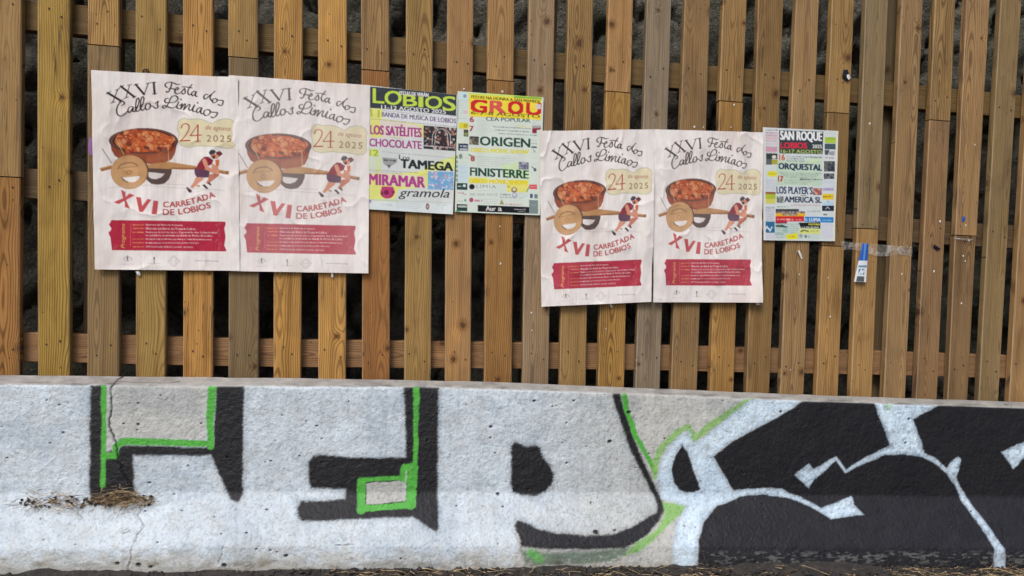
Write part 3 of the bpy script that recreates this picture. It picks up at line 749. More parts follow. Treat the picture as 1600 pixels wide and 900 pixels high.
def big_poster():
    Q = [(144.5, 111), (372.5, 121.5), (375, 423), (150, 421)]
    paper = np.array([.81, .765, .735])
    c = Canvas(Q, 250, 336, paper)
    X, Y = np.meshgrid(np.arange(c.W), np.arange(c.H))
    f = fbm(X/7.0, Y/160.0, 301, 4); g = fbm(X/40.0, Y/70.0, 311, 4)
    c.a *= (1+(f-.5)[..., None]*np.array([.10, .20, .19])+(g-.5)[..., None]*np.array([.05, .10, .08]))
    for i, xx in enumerate((.13, .36, .60, .85)):
        c.a[:, int(xx*c.W):int(xx*c.W)+2] *= np.array([.90, .86, .86])
    A = lambda pts: [(130+a/6.6667, 100+b/6.6667) for a, b in pts]
    B = lambda pts: [(140+a/6.6667, 190+b/6.6667) for a, b in pts]
    D = lambda pts: [(140+a/6.6667, 300+b/6.6667) for a, b in pts]
    ink = np.array([.040, .026, .026])
    # XXVI in roman capitals
    for pts, wd in (([(272,312),(404,392)],2.6),([(372,275),(318,412)],1.1),([(405,242),(540,350)],2.6),([(492,226),(455,358)],1.1),([(556,222),(640,322)],2.6),([(688,208),(642,322)],1.1),([(742,202),(750,316)],2.6)):
        c.line(A(pts), wd*1.35, ink)
    for pts in ([(255,325),(300,295)],[(350,285),(390,262)],[(382,405),(425,378)],[(300,418),(345,402)],[(388,255),(430,230)],[(470,232),(512,218)],[(520,362),(560,340)],[(435,366),(478,350)],[(535,228),(580,214)],[(665,214),(712,202)],[(720,204),(765,197)],[(728,320),(772,312)]):
        c.line(A(pts), 1.2, ink)
    W = 2.5
    E_ = lambda pts: [(240+a/12, 115+b/12) for a, b in pts]
    for pts in ([(410,440),(436,424),(432,402),(402,404),(370,446),(360,500),(376,540),(412,548),(452,520),(470,500)],
                [(522,452),(496,452),(476,478),(480,506),(502,504),(530,456),(524,494),(546,502)],[(546,502),(574,450),(590,396),(584,364),(566,372),(556,430),(556,482),(574,500),(596,484)],
                [(596,484),(626,430),(640,380),(634,350),(616,358),(606,416),(606,468),(624,490),(648,470)],[(694,418),(666,424),(652,456),(668,482),(696,468),(706,436),(694,418)],[(704,440),(726,446),(742,444)]):
        c.spline(A(pts), W, ink)
    for pts in ([(262,268),(232,252),(226,215),(262,184),(320,172),(390,190),(440,210),(495,205)],[(345,200),(330,262),(300,330),(270,360),(243,348)],[(290,292),(340,288),(395,302)],
                [(400,325),(450,310),(465,280),(440,272),(405,320),(405,365),(440,386),(490,372),(530,345)],[(530,345),(578,288),(592,330),(590,370),(560,390),(532,374)],
                [(722,212),(682,260),(647,330),(647,380),(680,406),(720,380)],[(540,256),(620,258),(722,276)],[(792,350),(750,343),(713,385),(733,422),(770,402),(802,350),(785,408),(800,436),(828,430)],
                [(1022,400),(970,404),(943,450),(963,487),(1002,470),(1050,422),(1082,398)],[(1152,342),(1092,400),(1060,460),(1083,510),(1112,520)],[(1160,478),(1120,488),(1103,530),(1130,557),(1176,540),(1196,500),(1160,478)],[(1192,508),(1232,512)],
                [(1232,512),(1302,518),(1302,560),(1286,600),(1250,607),(1213,590)],[(45,570),(96,534),(84,590),(92,636),(60,662),(15,645)],
                [(285,475),(240,480),(218,515),(235,552),(300,556),(380,546),(440,510),(456,462),(422,427),(366,430),(322,480),(287,570),(242,635),(200,658),(178,637),(213,611),(280,634),(340,653),(400,641),(442,608)],
                [(470,538),(440,610),(445,652),(482,664)],[(488,604),(536,573),(505,667),(574,580),(596,592),(565,682),(650,594),(686,600),(660,660),(675,692),(712,690)],
                [(712,690),(772,600),(740,670),(742,712),(782,718)],[(892,650),(850,653),(808,700),(823,738),(866,722),(906,655),(888,720),(897,757),(932,762)],
                [(1010,683),(965,700),(943,750),(970,793),(1030,782),(1067,735),(1050,695),(1010,683)],[(1060,722),(1102,732)],[(1102,732),(1192,742),(1190,775),(1160,817),(1120,838),(1082,822)]):
        c.spline(E_(pts), W, ink)
    for x, y in ((512,490),(828,557)): c.ell(*E_([(x, y)])[0], 1.4, 1.4, ink)
    # date badge
    badge = A([(990,600),(1020,574),(1060,565),(1100,582),(1180,575),(1250,585),(1300,606),(1345,630),(1400,592),(1470,575),(1530,580),(1572,606),(1594,650),(1582,700),(1590,750),(1580,800),(1590,840),(1560,876),(1500,885),(1400,865),(1200,855),(1100,870),(1020,850),(988,800),(1000,740),(982,680)])
    c.poly(badge, (.73, .66, .44)); c.line(badge+[badge[0]], 1.3, (.42, .43, .33), .8)
    rd = (.40, .045, .04)
    c.spline(A([(1022,668),(1036,636),(1072,624),(1102,646),(1098,692),(1062,752),(1016,804)]), 2.0, rd, (.6, 1.0)); c.line(A([(1014,803),(1112,800)]), 2.2, rd)
    c.line(A([(1194,640),(1116,748)]), 1.3, rd); c.line(A([(1114,748),(1236,744)]), 1.6, rd); c.line(A([(1198,640),(1196,810)]), 2.4, rd); c.line(A([(1168,812),(1228,810)]), 1.1, rd)
    p = A([(1275,692), (1535,706)]); c.text('de agosto', p[0][0], p[0][1]+1.0, p[1][0], p[1][1]+1.6, 9.0, (.36, .07, .04), .015, .35)
    p = A([(1288,812), (1542,818)]); c.text('2025', *p[0], *p[1], 10.2, (.20, .09, .06), .008, 0, 1, 1.25)
    # stew pot on its cart
    body = [(222,190),(240,300),(272,360),(330,400),(430,410),(560,438),(680,448),(790,430),(860,390),(890,330),(918,210)]
    c.poly(B(body), (.30, .075, .035))
    c.poly(B([(600,360),(800,330),(880,300),(862,392),(790,432),(680,449),(600,440)]), (.38, .115, .05), .7)
    rim = lambda k, dy=0: [(570+355*k*math.cos(t), 205+dy+134*k*math.sin(t)) for t in np.linspace(0, 6.2832, 48, endpoint=False)]
    c.poly(B(rim(1)), (.085, .042, .034)); c.poly(B(rim(.955)), (.17, .075, .055)); c.poly(B(rim(.90, 2)), (.055, .02, .014))
    r = random.Random(4); cols = [(.55,.13,.035),(.42,.075,.02),(.60,.19,.06),(.48,.10,.03),(.64,.25,.10),(.34,.05,.02)]
    c.poly(B(rim(.84, 4)), (.55, .11, .03))
    pts_ = sorted([(r.uniform(300, 850), r.uniform(110, 300)) for _ in range(78)], key=lambda q: q[1])
    for i, (x, y) in enumerate(pts_):
        if ((x-570)/300)**2+((y-208)/104)**2 > 1: continue
        q = r.uniform(26, 48); cc = cols[i % 6]; ctr = B([(x, y)])[0]
        c.ell(ctr[0]+.5, ctr[1]+.9, q/6.67, q*.7/6.67, (.22, .03, .012), .7, r.uniform(0, 3), 12); c.ell(*ctr, q/6.67, q*.68/6.67, cc, .95, r.uniform(0, 3), 12)
        c.ell(ctr[0]-.8, ctr[1]-.9, q*.35/6.67, q*.22/6.67, (.85, .42, .20), .5, 0, 8)
    for x, y in ((410,240),(735,285),(600,275)): c.ell(*B([(x, y)])[0], 5, 2.6, (.10, .025, .02), .85, .3)
    for q in range(12):
        x = 605+q*16; c.line(B([(x, 385-q*2), (x+6, 415-q*2)]), .5, (.55, .22, .11), .6)
    for pts in ([(285,185),(362,345)],[(822,262),(828,430)],[(885,380),(880,440)],[(780,255),(822,262)]): c.line(B(pts), 1.1, (.62, .42, .24), .9)
    c.line(B([(148,290),(242,440)]), 1.2, (.20, .17, .16))
    # rear wheel, shafts, front wheel
    c.poly(B([(600,480),(862,478),(855,540),(830,600),(785,645),(720,662),(650,650),(600,610)]), (.105, .068, .058))
    c.poly(B([(618,528),(700,535),(785,545),(752,582),(700,602),(650,596),(620,575)]), (.70, .66, .64))
    wd_ = (.50, .27, .115)
    c.poly(B([(118,488),(238,455),(250,492),(136,524)]), (.34, .15, .06)); c.poly(B([(118,488),(238,455),(240,470),(122,500)]), (.52, .28, .12))
    c.poly(B([(600,452),(820,420),(960,440),(1455,520),(1446,556),(1270,520),(1100,500),(860,495),(610,488)]), wd_)
    c.poly(B([(860,480),(1100,480),(1270,505),(1446,538),(1446,556),(1270,522),(1100,502),(860,498)]), (.33, .14, .055)); c.poly(B([(1420,516),(1455,520),(1446,556),(1415,548)]), (.25, .12, .05))
    cw = lambda cx, cy, rx_, ry_: [(cx+rx_*math.cos(t), cy+ry_*math.sin(t)) for t in np.linspace(0, 6.2832, 40, endpoint=False)]
    c.poly(B(cw(436, 518, 186, 172)), (.10, .055, .04)); c.poly(B(cw(420, 526, 190, 178)), wd_); c.poly(B(cw(416, 526, 180, 168)), (.58, .34, .16), .8)
    c.line(B([(300,495),(330,450),(385,430),(440,428),(490,446),(510,468)]), 1.6, (.24, .13, .06)); c.line(B([(305,490),(505,464)]), .9, (.30, .17, .08))
    c.poly(B([(330,578),(345,576),(400,630),(400,640),(350,612)]), (.20, .12, .07)); c.poly(B([(342,582),(440,574),(532,568),(512,606),(470,630),(420,632),(375,612)]), (.80, .76, .73))
    hub = cw(412, 528, 23, 23); c.line(B(hub+[hub[0]]), .9, (.28, .15, .07))
    # two runners leaning on the shaft
    skin = (.66, .29, .19); skin2 = (.54, .20, .13)
    for pts, cc in (([(1230,556),(1352,536),(1346,566),(1290,610),(1238,652),(1212,642),(1240,600)], skin2), ([(1310,400),(1352,398),(1348,462),(1318,474)], (.66, .17, .06)), ([(1280,440),(1340,470),(1350,540),(1320,548),(1270,500)], skin),
                    ([(1320,322),(1358,308),(1388,336),(1376,352),(1345,372),(1322,366)], (.16, .03, .04)), ([(1305,345),(1345,350),(1338,390),(1310,392)], skin),
                    ([(1092,505),(1105,480),(1180,500),(1255,520),(1240,582),(1196,586),(1118,580),(1094,545)], (.12, .05, .09)), ([(1108,580),(1192,588),(1180,610),(1130,645),(1078,696),(1046,684),(1080,640)], skin),
                    ([(1165,395),(1200,368),(1240,370),(1292,405),(1276,448),(1230,470),(1185,505),(1108,492),(1130,440)], (.26, .025, .045)), ([(1172,400),(1205,385),(1226,420),(1244,478),(1332,520),(1312,548),(1215,505),(1190,450)], skin),
                    ([(1265,345),(1312,335),(1312,385),(1290,396),(1268,372)], skin2), ([(1246,322),(1270,298),(1304,300),(1322,322),(1300,338),(1268,350),(1250,345)], (.045, .052, .065)), ([(1280,362),(1312,356),(1306,392),(1288,388)], (.05, .035, .03)),
                    ([(1002,690),(1022,680),(1072,722),(1056,742),(1036,738)], (.07, .04, .04)), ([(1174,662),(1200,654),(1238,696),(1218,706)], (.06, .04, .06)), ([(1228,640),(1250,632),(1272,658),(1258,670)], (.07, .05, .06)), ([(1110,660),(1150,664),(1152,682),(1118,676)], (.45, .30, .10))):
        c.poly(B(pts), cc)
    for pts in ([(220,690),(420,672),(640,662),(820,652),(1000,660)], [(640,675),(900,690),(1150,700),(1400,718)], [(1050,745),(1240,705)]): c.line(B(pts), 1.1, (.50, .47, .45), .55)
    # XVI CARRETADA DE LOBIOS
    r2_ = (.52, .085, .095)
    G = lambda pts: [(160+a/15, 285+b/15) for a, b in pts]
    for pts in ([(448,172),(550,222),(556,330),(560,400),(600,490),(662,620),(540,580),(538,470),(515,430),(485,330)], [(288,472),(335,440),(480,380),(560,335),(645,255),(760,305),(600,395),(500,450),(400,512)],
                [(796,340),(918,352),(950,555),(1078,390),(1170,408),(965,698),(878,688),(838,520)], [(1212,425),(1325,436),(1295,760),(1172,745)]): c.poly(G(pts), r2_)
    r3_ = (.46, .11, .115)
    c.arc('CARRETADA', D([(772,160),(880,160),(1000,144),(1150,106),(1318,48)]), 8.8, r3_, .045)
    c.arc('DE LOBIOS', D([(770,240),(910,238),(1050,218),(1150,196),(1275,160)]), 9.0, r3_, .045)
    # programme panel
    c.poly(D([(222,352),(212,345),(240,292),(500,294),(900,300),(1412,308),(1418,330),(1404,380),(1416,470),(1402,555),(1425,606),(1425,616),(800,612),(245,605),(238,560),(228,470),(208,430),(212,416),(230,402),(238,380)]), (.43, .022, .052))
    r = random.Random(9)
    for i in range(26):
        x = r.gauss(1340, 30); y = r.uniform(300, 612); c.line(D([(x, y), (x+r.uniform(-25, 25), y+r.uniform(15, 60))]), r.uniform(.2, .8), (.62, .25, .27), .5)
    for i in range(12):
        x = r.uniform(240, 300); y = r.uniform(540, 600); c.line(D([(x, y), (x+r.uniform(-10, 20), y+r.uniform(5, 20))]), .5, (.62, .25, .27), .5)
    yl = (.72, .42, .12); c.line(D([(435,330),(432,560)]), .35, (.75, .35, .25), .8)
    V, Tt, _ = glyphs('Programa', -.012, .3); q0, q1 = D([(392, 585), (372, 330)])
    c.tris(np.stack([q0[0]-1.0-7.5*V[:, 1], q0[1]+(q1[1]-q0[1])*V[:, 0]], -1), Tt, yl)
    rowsT = [(343, 975, 'Apertura da Feira de Artesanía.'), (380, 1110, 'Alborada coa Banda de Música de Lobios.'), (420, 1330, 'Apertura de portas para a Degustación dos Callos Limiaos'), (452, 1280, 'na carballeira, amenizada coa Banda de Música de Lobios.'), (490, 1270, None), (528, 1140, None), (570, 1080, 'XVI Carretada (infantil, xuvenil, seniors).')]
    for i, (y, xe, st) in enumerate(rowsT):
        a_, b_ = D([(590, y+10), (xe, y+14)])
        if st: c.text(st, *a_, *b_, 3.3, (.85, .68, .70), .01)
        else: c.micro(a_[0], a_[1]-2.8, b_[0], 2.4, (.80, .58, .60), .006, i)
        if i != 3:
            a_, b_ = D([(455, y+6), (575, y+8)]); c.micro(a_[0], a_[1]-2, b_[0], 1.8, (.78, .30, .12), .006, i+20, .9)
    # emblems and web address
    gk = (.17, .15, .15)
    e = D([(400, 690)])[0]; c.spline(D([(358,700),(375,680),(400,670),(430,680),(446,702)]), .9, gk); c.spline(D([(372,708),(400,716),(430,708)]), .8, gk); c.line(D([(400,662),(402,712)]), 1.4, gk); c.ell(*e, 1.6, 1.6, gk)
    c.micro(*D([(340,745)])[0], D([(465,745)])[0][0], 1.3, (.35,.33,.33), 0, 3); c.line(D([(545,660),(545,780)]), .5, (.5,.47,.47))
    c.line(D([(678,675),(680,745)]), 1.4, gk); c.ell(*D([(678,690)])[0], 1.4, 1.8, gk); c.micro(*D([(620,738)])[0], D([(745,738)])[0][0], 1.3, (.35,.33,.33), 0, 4)
    c.line(D([(880,660),(945,715),(880,775),(818,715),(880,660)]), .7, (.38,.35,.35)); c.line(D([(880,680),(922,715),(880,752),(842,715),(880,680)]), .5, (.45,.42,.42)); c.micro(*D([(850,710)])[0], D([(910,710)])[0][0], 1.4, (.3,.28,.28), 0, 5)
    p = D([(1100, 724), (1340, 728)]); c.text('www.lobios.org', *p[0], *p[1], 3.2, (.16, .14, .14), .01)
    return c.done()

def lobios_poster():
    Q = [(576, 133.5), (715.4, 148.4), (707.4, 335), (576.6, 327)]
    c = Canvas(Q, 180, 250, (.66, .70, .68))
    k = 10.587; A = lambda x, y: (570+x/k, 130+y/k); B = lambda x, y: (570+x/k, 205+y/k); D = lambda x, y: (570+x/k, 260+y/k)
    f = lambda fn, pts: [fn(*p) for p in pts]
    yel = (.72, .78, .14); mag = (.38, .05, .24)
    c.poly(f(A, [(95,415),(330,440),(960,690),(965,900),(90,900)]), (.75, .74, .22)); c.poly(f(A, [(250,600),(900,700),(900,900),(300,900)]), (.74, .66, .70), .8)
    c.poly(f(A, [(300,440),(1510,560),(1500,720),(960,690),(290,590)]), (.72, .74, .78))
    c.poly(f(B, [(60,290),(230,300),(240,420),(60,415)]), (.66, .78, .20)); c.poly(f(B, [(185,600),(210,480),(270,400),(270,660),(190,690)]), (.74, .76, .20))
    c.poly(f(B, [(900,670),(1200,500),(1500,400),(1510,440),(1510,640),(1040,660),(1040,900),(760,900),(700,700)]), (.70, .78, .26)); c.poly(f(D, [(75,110),(600,110),(1030,70),(1030,340),(560,380),(500,540),(80,540)]), (.74, .77, .22))
    c.poly(f(D, [(250,100),(1000,160),(1000,350),(250,300)]), (.74, .60, .70), .5)
    c.poly(f(D, [(75,540),(560,560),(560,700),(75,700)]), (.60,.68,.36), .7); c.poly(f(B, [(70,420),(290,440),(280,640),(70,630)]), (.62,.72,.50), .7)
    c.poly(f(A, [(98,62),(800,118),(1515,195),(1505,545),(800,470),(95,412)]), (.035, .045, .055))
    lime = (.55, .72, .08)
    for s, x0, y0, x1, y1, h in (('L', 135, 328, 322, 340, 235), ('O', 335, 362, 605, 362, 228), ('B', 635, 380, 860, 388, 185), ('I', 890, 395, 960, 400, 165), ('O', 1000, 425, 1270, 428, 205), ('S', 1290, 455, 1495, 462, 235)):
        a, b = A(x0, y0), A(x1, y1); c.text(s, *a, *b, h/k, lime, .035)
    a, b = A(572, 195), A(1050, 235); c.text('FESTAS DE VERÁN', *a, *b, 7.4, (.8, .8, .8), .03)
    a, b = A(275, 428), A(1335, 512); c.text('11-12 AGOSTO 2025', *a, *b, 6.2, (.8, .82, .84), .03)
    a, b = A(100, 555), A(245, 570); c.text('11', *a, *b, 11, (.42, .52, .04), .05)
    a, b = A(285, 555), A(1500, 668); c.text('BANDA DE MUSICA DE LOBIOS', *a, *b, 7.2, (.10, .07, .12), .03)
    c.micro(*A(300, 450), A(1100, 450)[0], 1.6, (.25, .25, .2), .09, 1); c.micro(*A(110, 585), A(1500, 585)[0], 2.0, (.25, .27, .2), .09, 2)
    a, b = A(95, 845), A(935, 898); c.text('LOS SATÉLITES', *a, *b, 190/k, mag, .035)
    a, b = B(80, 248), B(935, 298); c.text('CHOCOLATE', *a, *b, 12.0, mag, .045)
    c.line([B(430, 100), B(610, 125)], .9, (.55, .60, .1))
    c.photo(570+970/k, 196.5, 570+1515/k, 232.5, [(.55,.18,.12),(.30,.10,.08),(.6,.5,.42),(.10,.06,.05),(.45,.25,.2),(.7,.66,.62)], .075, 2, 110, (.03,.025,.03))
    for q in (0, 1): c.spline([(675.0+q*4, 226), (677+q*4, 208-q), (690, 201+q), (702-q*4, 209), (704-q*4, 228)], .8, (.72, .70, .68))
    c.micro(663, 226.5, 712, 2.4, (.7,.7,.7), .075, 9, .8)
    a, b = B(80, 405), B(225, 418); c.text('12', *a, *b, 10.0, (.40, .50, .05), .06)
    c.micro(*B(290, 330), B(1480, 330)[0], 1.8, (.28, .32, .36), .09, 4); c.micro(*B(75, 630), B(880, 630)[0], 1.8, (.18, .2, .2), .06, 5); c.micro(*B(75, 660), B(620, 660)[0], 1.5, (.3, .3, .3), .06, 6)
    c.poly(f(B, [(290,430),(540,455),(530,520),(400,600),(310,540)]), (.36, .37, .37)); c.micro(*B(310, 455), B(530, 455)[0], 3.6, (.06,.06,.06), .09, 7, 1); c.poly(f(B, [(370,555),(440,560),(400,620)]), (.12,.12,.12))
    a, b = B(568, 465), B(745, 480); c.text('Los', *a, *b, 7.5, (.06, .07, .08), .02)
    a, b = B(595, 605), B(1450, 660); c.text('TAMEGA', *a, *b, 13.4, (.012, .022, .02), .06)
    a, b = D(75, 295), D(990, 350); c.text('MIRAMAR', *a, *b, 16.6, (.42, .05, .26), .06)
    c.photo(570+1042/k, 267.5, 570+1462/k, 295.5, [(.55,.25,.55),(.72,.66,.62),(.62,.40,.36),(.2,.35,.7),(.75,.72,.78),(.3,.55,.75)], .03, 3, 80, (.18, .42, .68))
    c.ell(*D(375, 430), 11, 9.5, (.42, .03, .13)); c.poly(f(D, [(280,330),(470,335),(505,430),(375,525),(270,470)]), (.50, .05, .17)); c.ell(*D(360, 430), 4, 4, (.20, .01, .08)); c.poly(f(D, [(262,440),(310,420),(300,480)]), (.10,.03,.03)); c.poly(f(D, [(440,400),(505,420),(460,450)]), (.14,.03,.04))
    a, b = D(560, 540), D(1395, 562); c.text('gramola', *a, *b, 17.5, (.018, .025, .035), .022, .3)
    c.rect(577, 313, 707, 334, (.70, .77, .77), .05); c.micro(*D(275, 600), D(460, 600)[0], 4.5, (.45,.58,.62), .07, 8, .6); c.line([D(90, 545), D(1400, 600)], .5, (.35, .5, .45))
    for q in range(4): c.micro(*D(520, 585+q*28), D(960-q*20, 585)[0], 1.3, (.35,.38,.45), .06, 20+q, .6)
    c.ell(*D(1035, 660), 2.8, 5, (.22, .10, .11)); c.ell(*D(1035, 660), 1.4, 2.6, (.5, .4, .4)); c.ell(*D(95, 572), 2.0, 2.2, (.35, .25, .55)); c.micro(*D(1190, 620), D(1370, 620)[0], 2.2, (.35, .5, .42), .05, 31, .7); c.line([D(1275, 660), D(1280, 700)], .7, (.3,.35,.4))
    return c.done()

def grou_poster():
    Q = [(715, 142.6), (849, 152.4), (843.5, 336.5), (710.7, 331)]
    c = Canvas(Q, 180, 250, (.68, .76, .68))
    k = 10.587; A = lambda x, y: (705+x/k, 135+y/k); B = lambda x, y: (705+x/k, 200+y/k); D = lambda x, y: (705+x/k, 255+y/k)
    f = lambda fn, pts: [fn(*p) for p in pts]
    c.poly(f(A, [(290,130),(1490,200),(1480,560),(300,500)]), (.88, .72, .05)); c.poly(f(A, [(280,110),(760,135),(1495,165),(1500,215),(1050,185),(290,140)]), (.62, .80, .16)); c.poly(f(A, [(1040,160),(1500,190),(1490,225),(1020,195)]), (.28, .52, .06))
    a, b = A(335, 200), A(1470, 285); c.text('FESTAS NA HONRA A SAN MAMEDE', *a, *b, 4.6, (.04, .06, .01), .03)
    red = (.62, .012, .02)
    for s, x0, y0, x1, y1, h in (('G', 328, 425, 590, 440, 205), ('R', 638, 440, 890, 450, 200), ('O', 940, 455, 1185, 465, 205), ('U', 1240, 470, 1480, 475, 190)):
        a, b = A(x0, y0), A(x1, y1); c.text(s, *a, *b, h/k, red if s != 'R' else (.70, .10, .08), .075)
    c.rect(*A(1390, 300), *A(1475, 380), (.72, .62, .58))
    a, b = A(330, 462), A(1460, 530); c.text('6-7-8 AGOSTO', *a, *b, 5.0, (.05, .06, .01), .05)
    a, b = A(580, 570), A(1305, 600); c.text('CEA POPULAR', *a, *b, 6.2, (.02, .09, .10), .045)
    a, b = A(310, 590), A(375, 595); c.text('6', *a, *b, 8.3, (.38, .03, .09), .05)
    a, b = A(305, 745), A(370, 750); c.text('7', *a, *b, 8.6, (.38, .03, .09), .05)
    a, b = B(330, 545), B(388, 550); c.text('8', *a, *b, 8.0, (.45, .06, .06), .05)
    for q in range(7):
        c.micro(*A(420, 560+q*32), A(640+(q % 3)*40, 560)[0], 1.2, (.40, .5, .52), .05, q, .6)
    for q in range(3): c.micro(*A(690+q*40, 655+q*55), A(1310+(q == 2)*100, 655)[0], 2.4, (.14, .18, .24), .06, 40+q, .8)
    c.micro(*A(1065, 645), A(1310, 645)[0], 3.4, (.75, .72, .2), .05, 50, .7)
    # left advert column
    c.rect(*A(125, 95), *A(285, 225), (.60, .76, .76), .05); c.ell(*A(228, 165), 2.6, 2.8, (.25, .32, .38)); c.line([A(120, 238), A(290, 242)], .4, (.2, .4, .38)); c.line([A(125, 250), A(118, 570)], .7, (.25, .5, .4))
    for q in range(7): c.micro(*A(140, 260+q*44), A(270, 260)[0], 1.8, (.40, .46, .5), .05, 60+q, .6)
    c.ell(*A(240, 430), 3.5, 3.2, (.80, .42, .60), .6)
    c.rect(*A(130, 600), *A(290, 700), (.72, .66, .04), .05); c.ell(*A(240, 655), 3.2, 3.2, (.50, .42, .04)); c.rect(*A(210, 715), *A(285, 830), (.08, .08, .03), .05); c.rect(*A(220, 770), *A(275, 815), (.30, .32, .16), .05)
    c.rect(*B(120, 255), *B(283, 372), (.025, .035, .07), .05); c.micro(*B(150, 285), B(270, 285)[0], 3.0, (.6, .64, .7), .05, 71, 1); c.rect(*B(145, 335), *B(275, 365), (.6, .64, .68), .05, .8)
    c.ell(*B(160, 470), 2.8, 4.2, (.22, .30, .22)); c.rect(*B(120, 600), *B(285, 900), (.55, .72, .80), .03, .8)
    for q in range(5): c.micro(*B(150, 480+q*80), B(280, 480)[0], 1.8, (.45, .5, .55), .05, 80+q, .5)
    for q in range(6): c.poly(f(B, [(85,450+q*75),(115,470+q*75),(110,520+q*75),(80,500+q*75)]), (.10,.22,.16), .8)
    # bands
    c.photo(705+302/k, 213, 705+458/k, 226, [(.3,.26,.14),(.12,.12,.10),(.5,.45,.3),(.05,.05,.06)], .05, 5, 30, (.05,.05,.05))
    dk = (.008, .065, .045)
    a, b = B(480, 285), B(1300, 325); c.text('ORIGEN', *a, *b, 13.8, dk, .05)
    a, b = B(330, 395), B(1280, 432); c.text('DISCO MÓVIL SHOW', *a, *b, 7.6, (.74, .68, .05), .05)
    c.poly(f(B, [(275,430),(330,440),(360,480),(300,460)]), (.25,.3,.2)); c.ell(*B(355, 505), 3.4, 5.2, (.40, .06, .07), .35)
    for q in range(5): c.micro(*B(430, 470+q*34), B(1100-q*60, 470)[0], 1.5, (.35, .42, .5), .05, 90+q, .65)
    c.poly(f(B, [(820,620),(1100,560),(1110,660),(1290,700),(1290,860),(860,800)]), (.62, .82, .42), .75)
    c.photo(705+1115/k, 253, 705+1280/k, 264.5, [(.3,.32,.4),(.12,.12,.18),(.5,.5,.56)], .03, 6, 26, (.16,.17,.24))
    a, b = B(315, 785), B(1275, 838); c.text('FINISTERRE', *a, *b, 12.8, dk, .045)
    c.poly(f(D, [(290,225),(620,240),(610,330),(300,330)]), (.80, .78, .12), .8); c.poly(f(D, [(920,270),(1280,280),(1260,480),(920,470)]), (.84, .74, .06), .8)
    a, b = D(300, 322), D(1265, 355); c.text('DISCO MÓVIL SHOW', *a, *b, 7.8, (.78, .66, .02), .07)
    c.ell(*D(345, 388), 4.4, 4.2, (.012, .012, .015)); a, b = D(415, 405), D(745, 415); c.text('LIMIA', *a, *b, 5.0, (.25, .26, .27), -.01, 0, 1, 1.2); c.micro(*D(450, 440), D(700, 440)[0], 1.3, (.4,.42,.44), 0, 3, .6)
    c.ell(*D(1040, 440), 4.6, 4.4, (.25, .20, .10)); c.ell(*D(1040, 432), 2.6, 2.4, (.75, .68, .5)); c.line([D(930, 380), D(965, 395)], 1.2, (.2,.15,.02)); c.line([D(1245, 470), D(1300, 360)], 1.6, (.05, .35, .15))
    c.rect(*D(1290, 350), *D(1415, 425), (.72, .08, .09), .03); c.micro(*D(1305, 375), D(1410, 375)[0], 2.2, (.8,.5,.5), 0, 8, .8)
    c.rect(*D(95, 325), *D(270, 435), (.02, .06, .06), .03); c.ell(*D(220, 370), 2.4, 2.2, (.7,.75,.75)); c.micro(*D(110, 370), D(185, 370)[0], 2.2, (.6,.7,.7), 0, 11, .9)
    c.micro(*D(310, 485), D(760, 500)[0], 5.0, (.34,.38,.36), .02, 12, .7); c.micro(*D(810, 500), D(980, 500)[0], 3.0, (.2,.22,.26), .02, 13, .8); c.micro(*D(810, 545), D(990, 545)[0], 3.0, (.2,.22,.26), .02, 14, .8)
    c.ell(*D(1045, 530), 4.2, 4.6, (.42,.44,.55)); c.ell(*D(1045, 522), 2.4, 2.4, (.7,.7,.75)); c.line([D(1130, 575), D(1260, 540)], 1.0, (.3,.5,.65), .8)
    c.micro(*D(110, 475), D(215, 475)[0], 3.2, (.5,.18,.22), .04, 15, .8); c.line([D(215, 525), D(255, 505)], .8, (.55,.12,.15)); c.micro(*D(110, 610), D(205, 610)[0], 2.4, (.25,.38,.34), .04, 16, .8); c.ell(*D(235, 610), 1.7, 2.2, (.12,.40,.25))
    c.ell(*D(335, 605), 3.4, 3.6, (.42,.08,.16)); c.micro(*D(385, 590), D(520, 600)[0], 4.2, (.50,.14,.22), .04, 17, .9)
    for q in range(3): c.micro(*D(540, 585+q*35), D(760, 585)[0], 1.4, (.35,.38,.42), .03, 100+q, .6)
    c.poly(f(D, [(835,590),(875,680),(795,680)]), (.36, .33, .16)); c.micro(*D(890, 665), D(1180, 670)[0], 2.4, (.55,.22,.25), .02, 18, .8)
    c.rect(*D(1300, 505), *D(1345, 575), (.08,.10,.25), .03); c.rect(*D(1370, 510), *D(1425, 580), (.15,.22,.20), .03); c.rect(*D(1285, 605), *D(1430, 830), (.20, .26, .26), .03); c.micro(*D(1310, 680), D(1400, 680)[0], 2.0, (.3,.38,.38), 0, 19, .8)
    c.rect(*D(95, 672), *D(268, 785), (.02,.05,.04), .04); c.rect(*D(115, 695), *D(260, 725), (.60,.66,.62), .04, .8); c.rect(*D(80, 770), *D(150, 800), (.05,.30,.12), .04)
    c.rect(*D(440, 690), *D(1285, 798), (.008, .008, .010), .035); a, b = D(575, 782), D(735, 786); c.text('Aur', *a, *b, 7.0, (.8,.8,.8), .04); a, b = D(775, 788), D(835, 790); c.text('a', *a, *b, 5.2, (.8,.8,.8), .04); c.micro(*D(1040, 748), D(1230, 752)[0], 2.0, (.55,.55,.55), .03, 21, .9); c.micro(*D(1110, 785), D(1225, 788)[0], 1.5, (.5,.5,.5), .03, 22, .7)
    # right advert column
    for q in range(12): c.micro(*A(1345, 560+q*62) if q < 4 else B(1325, -90+(q-4)*96), A(1480, 0)[0] if q < 3 else B(1412, 0)[0], 1.8, (.38,.42,.50), .04, 120+q, .6)
